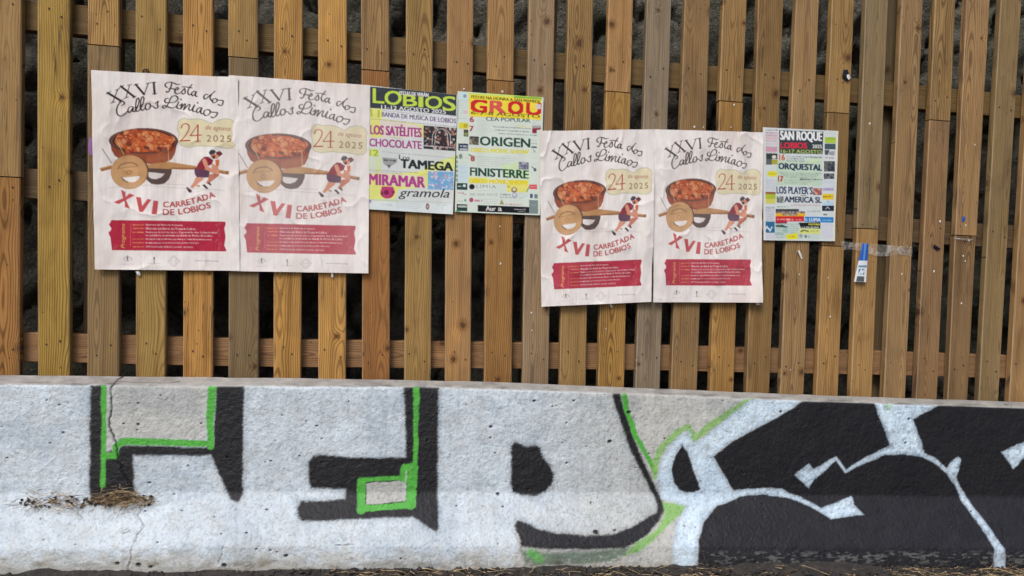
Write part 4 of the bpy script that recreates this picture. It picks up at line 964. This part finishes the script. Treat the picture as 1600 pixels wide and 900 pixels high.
    c.rect(*A(1335, 650), *A(1480, 700), (.30,.20,.22), .04, .7); c.poly(f(A, [(1335,700),(1480,690),(1470,720),(1410,725),(1410,780),(1335,775)]), (.28, .02, .045)); c.rect(*B(1320, 305), *B(1410, 330), (.06,.06,.10), .04); c.micro(*B(1325, 245), B(1410, 250)[0], 2.4, (.15,.15,.2), .04, 140, .9)
    c.line([B(1350, 355), B(1385, 395)], 1.0, (.15,.2,.2)); c.line([B(1330, 640), B(1400, 700)], 2.0, (.25,.28,.36)); c.ell(*B(1380, 690), 2.2, 2.8, (.10,.11,.16))
    return c.done()

def roque_poster():
    Q = [(1191.6, 198.9), (1309.8, 204.7), (1303.6, 376.9), (1192.5, 375.4)]
    c = Canvas(Q, 170, 240, (.64, .70, .70))
    k = 11.25; A = lambda x, y: (1180+x/k, 190+y/k); B = lambda x, y: (1180+x/k, 245+y/k); D = lambda x, y: (1180+x/k, 310+y/k)
    f = lambda fn, pts: [fn(*p) for p in pts]
    c.rect(*B(370, 60), *B(1170, 500), (.52, .68, .50), .02, .8); c.rect(*D(345, 420), *D(1150, 710), (.52, .64, .58), 0, .7); c.rect(*D(160, 610), *D(345, 710), (.60, .58, .68), 0, .7)
    c.rect(*A(185, 190), *A(395, 330), (.70, .52, .56), .02, .7); c.rect(*B(180, 400), *B(350, 600), (.60, .62, .70), .02, .7); c.rect(*D(165, 150), *D(345, 400), (.62, .64, .72), .0, .7); c.rect(*D(1160, 430), *D(1375, 700), (.60, .62, .70), 0, .7); c.rect(*B(1180, 400), *B(1385, 540), (.58, .66, .72), 0, .7)
    for q in range(7): c.micro(*D(170, 170+q*34), D(335, 170)[0], 2.2, (.34, .34, .42), 0, 200+q, .7); c.micro(*D(360, 440+q*38), D(760, 440)[0], 2.2, (.22, .34, .30), 0, 210+q, .7)
    c.poly(f(A, [(418,155),(1192,182),(1180,575),(420,562)]), (.035, .05, .055)); c.poly(f(A, [(420,485),(1185,495),(1180,575),(420,562)]), (.05, .085, .03))
    a, b = A(440, 350), A(1165, 372); c.text('SAN ROQUE', *a, *b, 16.2, (.82, .84, .85), .045)
    a, b = A(442, 470), A(905, 475); c.text('LOBIOS', *a, *b, 8.8, (.62, .03, .06), .07)
    a, b = A(1000, 470), A(1165, 474); c.text('2025', *a, *b, 5.6, (.8, .82, .76), .05)
    a, b = A(450, 550), A(1165, 565); c.text('16-17 AGOSTO', *a, *b, 5.2, (.60, .70, .26), .02)
    a, b = A(420, 680), A(520, 682); c.text('16', *a, *b, 9.2, (.62, .12, .02), .05)
    for q in range(3): c.micro(*A(550, 605+q*38), A(860, 605)[0], 2.2, (.12, .18, .12), .02, q, .85)
    c.micro(*A(870, 612), A(1180, 620)[0], 3.0, (.12, .16, .22), .02, 5, .9); c.poly(f(A, [(880,650),(1150,650),(1160,700),(960,730)]), (.60, .78, .42), .7)
    nv = (.018, .03, .085)
    a, b = B(410, 235), B(1168, 265); c.text('ORQUESTAL', *a, *b, 11.0, nv, .05)
    for q in range(4): c.micro(*B(420+q*40, 272+q*26), B(1165-q*50, 272)[0], 1.8, (.16, .22, .22), .02, 10+q, .75)
    a, b = B(400, 435), B(492, 437); c.text('17', *a, *b, 8.6, (.48, .06, .03), .06)
    for q in range(4): c.micro(*B(510, 385+q*26), B(1100-q*60, 385)[0], 1.6, (.2, .26, .24), .02, 20+q, .7)
    c.micro(*B(780, 378), B(1170, 385)[0], 3.0, (.08, .1, .14), .02, 25, .9)
    a, b = B(375, 645), B(1000, 660); c.text("LOS PLAYER´S", *a, *b, 11.0, (.03, .045, .12), .045)
    c.photo(1180+1010/k, 294, 1180+1165/k, 304.5, [(.5,.12,.10),(.3,.05,.05),(.65,.5,.42)], .02, 7, 34, (.28,.08,.07))
    a, b = B(515, 795), B(1160, 810); c.text('AMERICA SL', *a, *b, 8.8, nv, .05)
    c.photo(1180+380/k, 307, 1180+500/k, 316.5, [(.3,.34,.34),(.12,.14,.1),(.5,.55,.5)], .02, 8, 30, (.10,.12,.11)); c.line([B(795, 680), B(880, 684)], 1.0, (.12,.14,.14))
    # left adverts
    for q in range(9): c.micro(*A(185, 140+q*48), A(395, 140)[0], 2.6, (.55, .28, .34) if q > 2 else (.3,.15,.2), .02, 30+q, .75)
    c.rect(*A(190, 450), *A(388, 530), (.60, .26, .38), .02, .8); c.rect(*A(190, 560), *A(390, 660), (.04,.05,.05), .02); c.ell(*A(330, 625), 3.4, 2.8, (.7,.72,.66)); c.rect(*A(190, 660), *A(290, 760), (.12,.13,.12), .02); c.rect(*A(290, 670), *A(392, 755), (.42,.38,.04), .02)
    c.ell(*B(300, 300), 8.5, 4.8, (.74, .70, .05)); c.rect(*B(225, 290), *B(370, 310), (.55,.45,.05), .02, .7)
    for q in range(4): c.micro(*B(200, 400+q*45), B(350, 400)[0], 2.0, (.45,.5,.58), .02, 50+q, .6)
    c.rect(*B(180, 615), *B(358, 660), (.30, .14, .06), .02); c.rect(*B(180, 655), *B(358, 740), (.42, .52, .04), .02); c.rect(*B(185, 740), *B(355, 820), (.66, .62, .12), .02)
    # sponsors
    c.micro(*D(190, 145), D(350, 150)[0], 2.4, (.16,.18,.22), 0, 60, .8); c.micro(*D(385, 135), D(610, 140)[0], 2.2, (.2,.24,.22), 0, 61, .8); c.micro(*D(620, 105), D(1140, 115)[0], 2.6, (.6,.3,.32), 0, 62, .8); c.micro(*D(900, 205), D(1140, 215)[0], 3.4, (.42,.42,.44), 0, 63, .7)
    c.rect(*D(1170, 125), *D(1378, 220), (.015, .02, .04), .01); c.line([D(1230, 185), D(1265, 150), D(1300, 185)], 1.0, (.6,.62,.66)); c.micro(*D(1190, 265), D(1260, 268)[0], 3, (.08,.1,.12), 0, 64, .9)
    c.rect(*D(360, 185), *D(765, 225), (.05,.06,.05)); c.photo(1180+360/k, 330, 1180+870/k, 334.5, [(.35,.2,.2),(.5,.5,.48),(.1,.1,.12)], 0, 9, 40, (.15,.14,.15)); c.rect(*D(360, 258), *D(875, 312), (.80, .45, .03)); c.rect(*D(480, 262), *D(735, 300), (.14,.10,.10)); c.micro(*D(500, 270), D(720, 270)[0], 2.6, (.6,.58,.5), 0, 65, .9)
    c.rect(*D(355, 312), *D(855, 405), (.62, .02, .03)); c.micro(*D(385, 345), D(670, 348)[0], 3.6, (.78,.45,.45), .02, 66, 1); c.micro(*D(700, 362), D(820, 365)[0], 2.0, (.75,.4,.4), .02, 67, .9)
    c.poly(f(D, [(870,318),(1375,330),(1375,425),(860,412)]), (.02, .22, .55)); a, b = D(945, 400), D(1145, 405); c.text('LUMA', *a, *b, 5.4, (.78,.84,.88), .05); c.micro(*D(1170, 370), D(1340, 374)[0], 2.4, (.4,.6,.8), 0, 68, .9); c.poly(f(D, [(860,350),(900,340),(920,395),(870,400)]), (.25,.5,.8))
    c.rect(*D(160, 405), *D(342, 602), (.03, .15, .30)); a, b = D(172, 548), D(240, 550); c.text('A', *a, *b, 6.2, (.76,.82,.86), .03); c.line([D(235, 520), D(258, 572), D(295, 500)], 1.7, (.62,.76,.84))
    c.rect(*D(350, 405), *D(560, 440), (.30,.04,.10)); c.poly(f(D, [(350,470),(480,460),(570,500),(560,515),(360,500)]), (.05,.10,.09)); c.ell(*D(530, 560), 4, 3.6, (.32,.50,.46)); c.rect(*D(345, 595), *D(500, 640), (.30,.46,.42), 0, .7)
    c.poly(f(D, [(760,425),(1140,418),(1140,528),(800,520)]), (.012, .014, .012)); a, b = D(935, 470), D(1130, 472); c.text('FRUTERIA', *a, *b, 3.0, (.65, .62, .10), .05); c.micro(*D(810, 490), D(1125, 492)[0], 2.8, (.62,.66,.6), 0, 70, .9)
    c.rect(*D(770, 530), *D(1135, 620), (.66, .70, .22)); c.poly(f(D, [(790,570),(850,545),(940,570),(930,590),(860,565),(800,592)]), (.08,.09,.03)); c.micro(*D(970, 560), D(1110, 562)[0], 2.6, (.3,.32,.1), 0, 71, .7)
    c.poly(f(D, [(530,640),(740,600),(748,712),(560,720)]), (.76, .72, .03)); c.micro(*D(580, 655), D(700, 655)[0], 2.4, (.4,.36,.03), 0, 72, .9); c.ell(*D(800, 655), 2.8, 3.0, (.35,.38,.36)); c.ell(*D(885, 665), 1.8, 2.4, (.12,.18,.26)); c.ell(*D(940, 670), 2.2, 2.2, (.45,.48,.5))
    for q in range(6): c.micro(*D(1160, 450+q*42), D(1350, 450)[0], 2.0, (.5,.5,.6), 0, 80+q, .5)
    # right adverts
    c.micro(*A(1225, 200), A(1400, 205)[0], 2.0, (.5,.5,.4), .02, 90, .6); c.rect(*A(1218, 275), *A(1415, 380), (.42, .60, .04), .02); c.rect(*A(1240, 285), *A(1400, 320), (.30,.42,.08), .02, .7); c.rect(*A(1215, 390), *A(1405, 490), (.06,.10,.12), .02); c.poly(f(A, [(1215,500),(1300,505),(1270,590),(1220,585)]), (.08,.08,.12)); c.poly(f(A, [(1290,530),(1395,520),(1380,600),(1290,590)]), (.32,.33,.38))
    c.micro(*A(1225, 620), A(1370, 625)[0], 3.4, (.32,.14,.22), .02, 91, .9); c.photo(1180+1205/k, 252, 1180+1390/k, 268, [(.06,.07,.10),(.14,.15,.18),(.2,.2,.12)], .01, 11, 40, (.03,.035,.045)); c.photo(1180+1200/k, 271, 1180+1380/k, 279.5, [(.1,.1,.14),(.3,.32,.36),(.15,.16,.08)], .01, 12, 26, (.04,.04,.07))
    c.micro(*B(1205, 430), B(1370, 434)[0], 3.0, (.5,.54,.62), .02, 92, .6); c.rect(*B(1180, 545), *B(1375, 600), (.50,.44,.66), .01); c.micro(*B(1200, 560), B(1365, 562)[0], 2.4, (.2,.16,.35), 0, 93, .8); c.rect(*B(1180, 650), *B(1370, 750), (.78, .56, .02), .01); a, b = B(1185, 715), B(1325, 718); c.micro(a[0], a[1]-3, b[0], 3.0, (.22,.12,.02), 0, 94, 1); c.ell(*B(1275, 785), 1.6, 1.4, (.25,.5,.55)); c.rect(*B(1180, 800), *B(1370, 850), (.45,.64,.80), .01)
    # pale margins
    c.poly([(1191.6,198.9),(1194.5,199),(1196.5,375.5),(1192.5,375.5)], (.72,.74,.72)); c.poly([(1306,204),(1309.8,204.7),(1303.6,377),(1300.8,377)], (.74,.72,.60))
    return c.done()

GAPS = [(quads[i][1]+quads[i+1][0])/2 for i in range(len(quads)-1)]
def sheet(name, quad, col, mat, Y0, seed, amp=.0022, sag=.0025, curls=(), fold=None, parent=None):
    """a hung paper sheet: quad = photographed corners TL TR BR BL at depth Y0"""
    h, w_, _ = col.shape
    H = homog([(0, 0), (1, 0), (1, 1), (0, 1)], quad)
    U, Vv = np.meshgrid(np.linspace(0, 1, w_), np.linspace(0, 1, h))
    q = happly(H, np.stack([U, Vv], -1)); P = at(q[..., 0], q[..., 1], Y0)
    X, Z = P[..., 0], P[..., 2]
    wr = (fbm(X*11+seed, Z*5, seed, 4)-.5)*2*amp+(fbm(X*3.2, Z*3.2+seed, seed+9, 2)-.5)*amp*1.6
    cre = 1-abs(fbm(X*8+Z*3, Z*6-X*2, seed+17, 3)-.5)*9; wr = wr-np.clip(cre, 0, 1)**2*amp*.35
    s_ = 0
    for g in GAPS: s_ = s_+np.exp(-((X-g)/.022)**2)*sag
    s_ = s_*(.4+.6*np.sin(np.pi*np.clip(Vv, 0, 1)))
    P[..., 1] += wr+s_-amp*1.2
    for (u, v, r, dy) in curls:
        P[..., 1] -= dy*np.exp(-(((U-u)/r)**2+((Vv-v)/r)**2))
    if fold: P[..., 1] -= fold(U, Vv)
    P[..., 1] = np.minimum(P[..., 1], Y0+.004)
    o0 = P[h-1, w_//2].copy()
    P -= o0
    o = grid_obj(name, P, mat, col); o.location = o0
    if parent: o.parent = parent
    return o
col_big = big_poster()
BP = [([(144.5,111),(372.5,121.5),(375,423),(150,421)], -.0075, 401, 'large callos festival poster at far left, its right edge over the neighbouring sheet', PAPER, 0.0059, [(0,.35,.12,.004),(1,0,.15,.006)]),
      ([(358,118.5),(578,134),(575.5,427),(361,423.5)], -.0045, 402, 'large callos festival poster between the leftmost sheet and the lime LOBIOS flyer', PAPER, 0.0053, [(1,1,.12,.003)]),
      ([(843,205),(1021.5,202.5),(1016.5,471.5),(845,479)], -.0115, 403, 'large callos festival poster tilted at its lower edge, right of the GROU flyer', GLOSSY, 0.0064, [(1,.45,.3,.010),(0,0,.12,.004)]),
      ([(1019.5,202.5),(1191.5,207),(1187.5,472.5),(1018.5,472)], -.0085, 404, 'large callos festival poster with curled lower right corner beside the SAN ROQUE flyer', GLOSSY, 0.0064, [(1,1,.14,.016),(0,.8,.25,.008)])]
for pi_, (q, y0, sd_, lb, mt, am, cu) in enumerate(BP):
    U_, V_ = np.meshgrid(np.linspace(0, 1, col_big.shape[1]), np.linspace(0, 1, col_big.shape[0]))
    fade = (.0, .14, .03, .05)[pi_]*(.4+1.2*fbm(U_*3, V_*4, sd_+50, 3))[..., None]
    damp = (sstep(.52, .72, fbm(U_*4+pi_, V_*3, sd_+60, 4))*np.array([.07, .10, .12])[:, None, None]).transpose(1, 2, 0)
    cb_ = (col_big*(1-fade)+np.array([.81, .765, .735])*fade)*(1-damp)
    o = sheet('festival_poster', q, cb_, mt, y0, sd_, am, .0028, cu)
    tag(o, lb, 'poster', 'festival posters with a stew pot on a cart')
SP = [(lobios_poster, [(576,133.5),(715.4,148.4),(707.4,335),(576.6,327)], -.0075, 411, 'small flyer headed LOBIOS in lime letters on black', GLOSSY),
      (grou_poster, [(715,142.6),(849,152.4),(843.5,336.5),(710.7,331)], -.0058, 412, 'small flyer headed GROU in red letters on yellow', GLOSSY),
      (roque_poster, [(1191.6,198.9),(1309.8,204.7),(1303.6,376.9),(1192.5,375.4)], -.0060, 413, 'small flyer headed SAN ROQUE in white letters on black', GLOSSY)]
for fn, q, y0, sd_, lb, mt in SP:
    o = sheet('concert_flyer', q, fn(), mt, y0, sd_, .0014, .0016, [(1,1,.12,.003)])
    tag(o, lb, 'flyer', 'concert flyers with band line-ups')

# torn strip of a flyer hanging from the tape
def strip_print():
    Q = [(1347.5, 380), (1357, 381), (1353, 441), (1334, 440)]
    c = Canvas(Q, 40, 120, (.74, .77, .80)); k = 8.0; A = lambda x, y: (1300+x/k, 360+y/k)
    c.poly([A(340, 140), A(470, 140), A(440, 378), A(330, 378)], (.02, .11, .45)); c.poly([A(400, 160), A(425, 165), A(405, 375), A(380, 375)], (.12, .26, .62))
    c.poly([A(330, 435), A(430, 435), A(430, 462), A(325, 462)], (.14, .30, .42)); c.poly([A(332, 478), A(400, 480), A(396, 552), A(326, 550)], (.02, .15, .30))
    c.line([A(342, 535), A(360, 495), A(372, 535), A(388, 505)], 1.3, (.72, .8, .84)); c.poly([A(312, 568), A(398, 572), A(396, 640), A(298, 636)], (.10, .115, .12))
    return c.done()
o = sheet('torn_flyer_strip', [(1347.5,380),(1357,381),(1353,441),(1334,440)], strip_print(), GLOSSY, -.012, 421, .0008, 0, [], lambda U, V: .004*np.sin(U*3.14)*(1-V*.6))
tag(o, 'torn blue and white strip of a flyer hanging from clear tape on a slat', 'paper strip')
# tape
n = 48; U, Vv = np.meshgrid(np.linspace(0, 1, n*2), np.linspace(0, 1, 10))
tx = 1314+U*111; ty = 377+U*9+Vv*(14-3*np.sin(U*9)+3*U)
P = at(tx, ty, -.003); P[..., 1] -= .004*fbm(U*14, Vv*3, 431, 3)
P[..., 1] = np.minimum(P[..., 1], -.003)
o0 = P[5, n].copy(); P -= o0
o = grid_obj('clear_tape', P, TAPE); o.location = o0
tag(o, 'crumpled strip of clear adhesive tape stretched across three fence slats', 'tape')

def flake(name, pts, Y, mat, th=.0006, lift=.002, seed=0):
    """small torn piece with thickness, slightly lifted"""
    r = random.Random(seed); cx = sum(p[0] for p in pts)/len(pts); cy = sum(p[1] for p in pts)/len(pts)
    o0 = at(cx, cy, Y); V = []; n = len(pts)
    for back in (0, 1):
        for p in pts:
            q = at(p[0], p[1], Y)-o0; V.append((q[0], -lift*r.random()+(th if back else 0), q[2]))
    V.append((0, -lift*1.2, 0)); V.append((0, -lift*.4+th, 0)); F = []
    for i in range(n):
        j = (i+1) % n; F += [(2*n, i, j), (2*n+1, n+j, n+i), (i, n+i, n+j, j)]
    o = mesh_obj(name, V, F, mat); o.location = o0; return o
tag(flake('paper_scrap', [(1458,382),(1461,383),(1469,388),(1468,390),(1464,391),(1458,387)], -.002, DARKP, lift=.004), 'black torn sliver stuck on the slat right of the tape', 'scrap')
tag(flake('paper_scrap', [(1503,339),(1507,338),(1508,343),(1505,348),(1503,345)], -.002, BLUEP), 'tiny blue paper fleck above a board joint at the right', 'scrap')
tag(flake('paper_scrap', [(1317,110),(1323,109),(1327,117),(1329,124),(1322,127),(1315,121)], -.002, DARKP, lift=.006), 'dark blue crumpled scrap stapled high above the SAN ROQUE flyer', 'scrap')
tag(flake('paper_scrap', [(1323,117),(1326,116),(1329,122),(1326,125),(1323,121)], -.0085, SCRAPW, lift=.002), 'white torn edge on the dark crumpled scrap above the SAN ROQUE flyer', 'scrap')
tag(flake('paper_scrap', [(139,221),(141,213),(146,219),(147,242),(141,243),(138,235)], -.002, PURP, lift=.002), 'torn purple scrap sticking out left of the leftmost poster', 'scrap')
tag(flake('paper_scrap', [(212,424),(217,423),(220,428),(219,431),(215,430)], -.006, SCRAPW, lift=.004), 'white torn paper tab under the leftmost poster', 'scrap')
tag(flake('paper_scrap', [(950,472),(954,473),(957,480),(955,481)], -.006, SCRAPW, lift=.004), 'thin white paper shred under the tilted large poster', 'scrap')
tag(flake('paper_scrap', [(1178,471),(1184,473),(1188,476),(1182,477)], -.010, SCRAPW, lift=.006), 'white paper shred under the poster with the curled corner', 'scrap')
tag(flake('paper_scrap', [(517,424),(521,424),(520.5,433),(518,433)], -.006, SCRAPW, lift=.003), 'narrow white paper shred under the second large poster', 'scrap')
tag(flake('paper_scrap', [(1246,392),(1249,391),(1254,404),(1252,405)], -.002, SCRAPW), 'slim white paper shred under the SAN ROQUE flyer', 'scrap')
tag(flake('paper_scrap', [(1488,372.5),(1498,372),(1519,373.5),(1520,375),(1512,376),(1496,374)], -.002, TAPE, lift=.002), 'thin grey remnant of paper along a board joint at the right', 'scrap')
spots = [(830,489),(831,516),(947,514),(1147,164),(1085,198),(1099,199),(1142,199),(1249,429),(1294,434),(1409,428),(1459,424),(1359,193),(1469,346),(1509,352),(1514,376),(1505,400),(1508,408),(1523,226),(1502,474),(1297,495),(781,354),(782,412),(1235,578),(725,139),(785,143)]
r = random.Random(12); 
WHERE = ['upper white fleck left of the tilted poster, beneath the GROU flyer', 'lower white fleck left of the tilted poster, beneath the GROU flyer', 'white fleck on a slat beneath the middle of the tilted poster',
 'bright white paper bit under a board joint, above the curled-corner poster', 'left white bit touching the top edge of the curled-corner poster', 'second white bit along the top edge of the curled-corner poster', 'right white bit above the top edge of the curled-corner poster',
 'white fleck on the slat beneath the SAN ROQUE flyer, lower than the slim shred', 'white fleck on the slat just left of the torn blue strip', 'white fleck on the slat just right of the torn blue strip', 'white fleck under the black sliver',
 'white bit on the grey slat under the dark crumpled scrap', 'white fleck on the slat left of the blue fleck', 'white fleck just beneath the blue fleck', 'white dot beside the grey remnant at the right board joint',
 'upper white fleck under the grey remnant at the right', 'lower white fleck under the grey remnant at the right', 'white fleck high on the slat above the blue fleck', 'lowest white fleck on the slat under the blue fleck', 'lowest white fleck left of the torn blue strip',
 'upper white fleck on the slat beneath the GROU flyer', 'lower white fleck on the slat beneath the GROU flyer', 'faint white fleck low on the fence near the bottom rail', 'white bit above the top left corner of the GROU flyer', 'white bit above the top edge of the GROU flyer']
for i, (x, y) in enumerate(spots):
    s = r.uniform(.9, 1.8); a = r.uniform(0, 3)
    pts = [(x+s*math.cos(a+t)*r.uniform(.7, 1.2), y+s*1.4*math.sin(a+t)*r.uniform(.7, 1.2)) for t in (0, 1.2, 2.6, 3.9, 5.1)]
    lb_ = WHERE[i]
    tag(flake('paper_remnant', pts, -.0015, SCRAPW, lift=.0015, seed=i), lb_, 'scrap', 'pinhead paper remnants on the slats')
# black ring added in place of a dark wood knot above the leftmost poster
V = []; F = []; o0 = at(228, 112, -.004); R_, r_ = .0085, .0022
for i in range(16):
    a = i/16*6.2832
    for j in range(6):
        b = j/6*6.2832; V.append(((R_+r_*math.cos(b))*math.cos(a), r_*math.sin(b)-.001, (R_+r_*math.cos(b))*math.sin(a)))
for i in range(16):
    for j in range(6): F.append((i*6+j, i*6+(j+1) % 6, ((i+1) % 16)*6+(j+1) % 6, ((i+1) % 16)*6+j))
o = mesh_obj('knot_ring', V, F, DARKP, None, True); o.location = o0
tag(o, 'small black ring standing in for a wood knot above the leftmost poster', 'wire loop')

# ================================================================== DRY GRASS
def stems(name, seeds, mats, lw):
    """bent three-sided stalks; seeds: (start, direction, length, droop, radius, mat)"""
    V = []; F = []; Mi = []
    for (p, d, L, droop, rad_, mi) in seeds:
        p = Vector(p); d = Vector(d).normalized(); n = 5; base = len(V); q = p.copy(); dd = d.copy()
        for i in range(n+1):
            side = dd.cross(Vector((0, 0, 1)))
            if side.length < .1: side = Vector((1, 0, 0))
            side.normalize(); up = side.cross(dd).normalized(); rr_ = rad_*(1-.7*i/n)
            for k in range(3):
                a = k*2.094; V.append(tuple(q+(side*math.cos(a)+up*math.sin(a))*rr_))
            dd = (dd+Vector((lw()*.3, lw()*.3, lw()*.2-droop))).normalized(); q = q+dd*(L/n)
        for i in range(n):
            for k in range(3): F.append((base+i*3+k, base+i*3+(k+1) % 3, base+i*3+3+(k+1) % 3, base+i*3+3+k)); Mi.append(mi)
    o = mesh_obj(name, V, F, mats)
    o.data.polygons.foreach_set('material_index', Mi); return o
r = random.Random(21); lw = lambda: r.uniform(-1, 1)
def on_wall(px, py):
    """point of the barrier face seen at a pixel"""
    d2 = (pxx[:, ::4]-px)**2+(pyy[:, ::4]-py)**2; i = np.unravel_index(np.argmin(d2), d2.shape)
    return P_w[i[0], i[1]*4]
P_w = P0
def clump(cx0, cx1, cy, n, seed, label, dense=1.0):
    o_ = []
    for i in range(n):
        x = r.gauss((cx0+cx1)/2, (cx1-cx0)/4.2); x = min(max(x, cx0), cx1)
        y = cy+r.gauss(0, 7.5)*(.5+.5*math.cos((x-(cx0+cx1)/2)/(cx1-cx0)*3))
        p = on_wall(x, y); q = (p[0], p[1]-r.uniform(.002, .02), p[2]+r.uniform(0, .008))
        o_.append((q, (lw(), lw()*.3-.1, lw()*.22), r.uniform(.010, .055), r.uniform(-.05, .22), r.uniform(.0004, .0010), 0 if r.random() < .55 else 1))
    for i in range(n//5):
        x = r.uniform(cx0, cx1); p = on_wall(x, cy+r.uniform(-6, 8)); q = (p[0], p[1]-.004, p[2]+.002)
        o_.append((q, (lw(), lw(), lw()), r.uniform(.006, .012), 0, r.uniform(.003, .006), 2))
    o = stems('dry_grass_clump', o_, [STRAW, STRAW2, GROUND], lw)
    return tag(o, label, 'dry grass', 'dry grass clumps on the barrier ledge')
clump(30, 138, 784, 170, 1, 'sparse dry grass tuft on the barrier ledge, left of the crack')
clump(138, 240, 780, 380, 2, 'dense brown dry grass clump on the barrier ledge below the crack')
# straw and litter on the ground along the barrier foot
sd_ = []
P_w = P0
centers = [(330, 60), (380, 40), (530, 50), (610, 70), (650, 30), (880, 40), (950, 30), (1040, 50), (1090, 45), (1230, 50), (1310, 40), (1430, 60), (1500, 70), (1560, 70), (1590, 50), (700, 60), (60, 40)]
for (c_, w_) in centers:
    x_w = float(at(c_, 888, -.50)[0]); ww = w_/450.0
    for i in range(90 if c_ > 1400 else 55 if 1000 < c_ < 1100 else 34 if c_ > 380 else 8):
        x = r.gauss(x_w, ww*.6); y = r.uniform(-.62, -.475); z = gz(x, y)+r.uniform(.0, .012)
        sd_.append(((x, y, z), (lw(), lw()*.35, r.uniform(-.1, .08)), r.uniform(.03, .10), r.uniform(.03, .12), r.uniform(.0008, .0016), 0 if r.random() < .6 else 1))
for i in range(260):
    x = r.uniform(XL, XR); y = r.uniform(-.9, -.475); z = gz(x, y)+r.uniform(.0, .008)
    sd_.append(((x, y, z), (lw(), lw(), r.uniform(-.05, .1)), r.uniform(.02, .09), .05, r.uniform(.0006, .0013), 0 if r.random() < .4 else 1))
tag(stems('dry_grass', sd_, [STRAW, STRAW2], lw), kind='stuff')
# crumbs of soil and stone against the foot
V = []; F = []
for i in range(900):
    x = r.uniform(XL, XR); y = r.gauss(-.505, .03); s = r.uniform(.003, .012)
    if y > -.47: y = -.475
    z = gz(x, y)+.004; n = len(V)
    for (a, b, c_) in ((1, 0, 0), (0, 1, 0), (-1, 0, 0), (0, -1, 0), (0, 0, .8), (0, 0, -.8)):
        V.append((x+(a+lw()*.3)*s, y+(b+lw()*.3)*s, z+(c_+lw()*.3)*s))
    for k in range(4): F += [(n+k, n+(k+1) % 4, n+4), (n+(k+1) % 4, n+k, n+5)]
tag(mesh_obj('soil_crumbs', V, F, GROUND), kind='stuff')
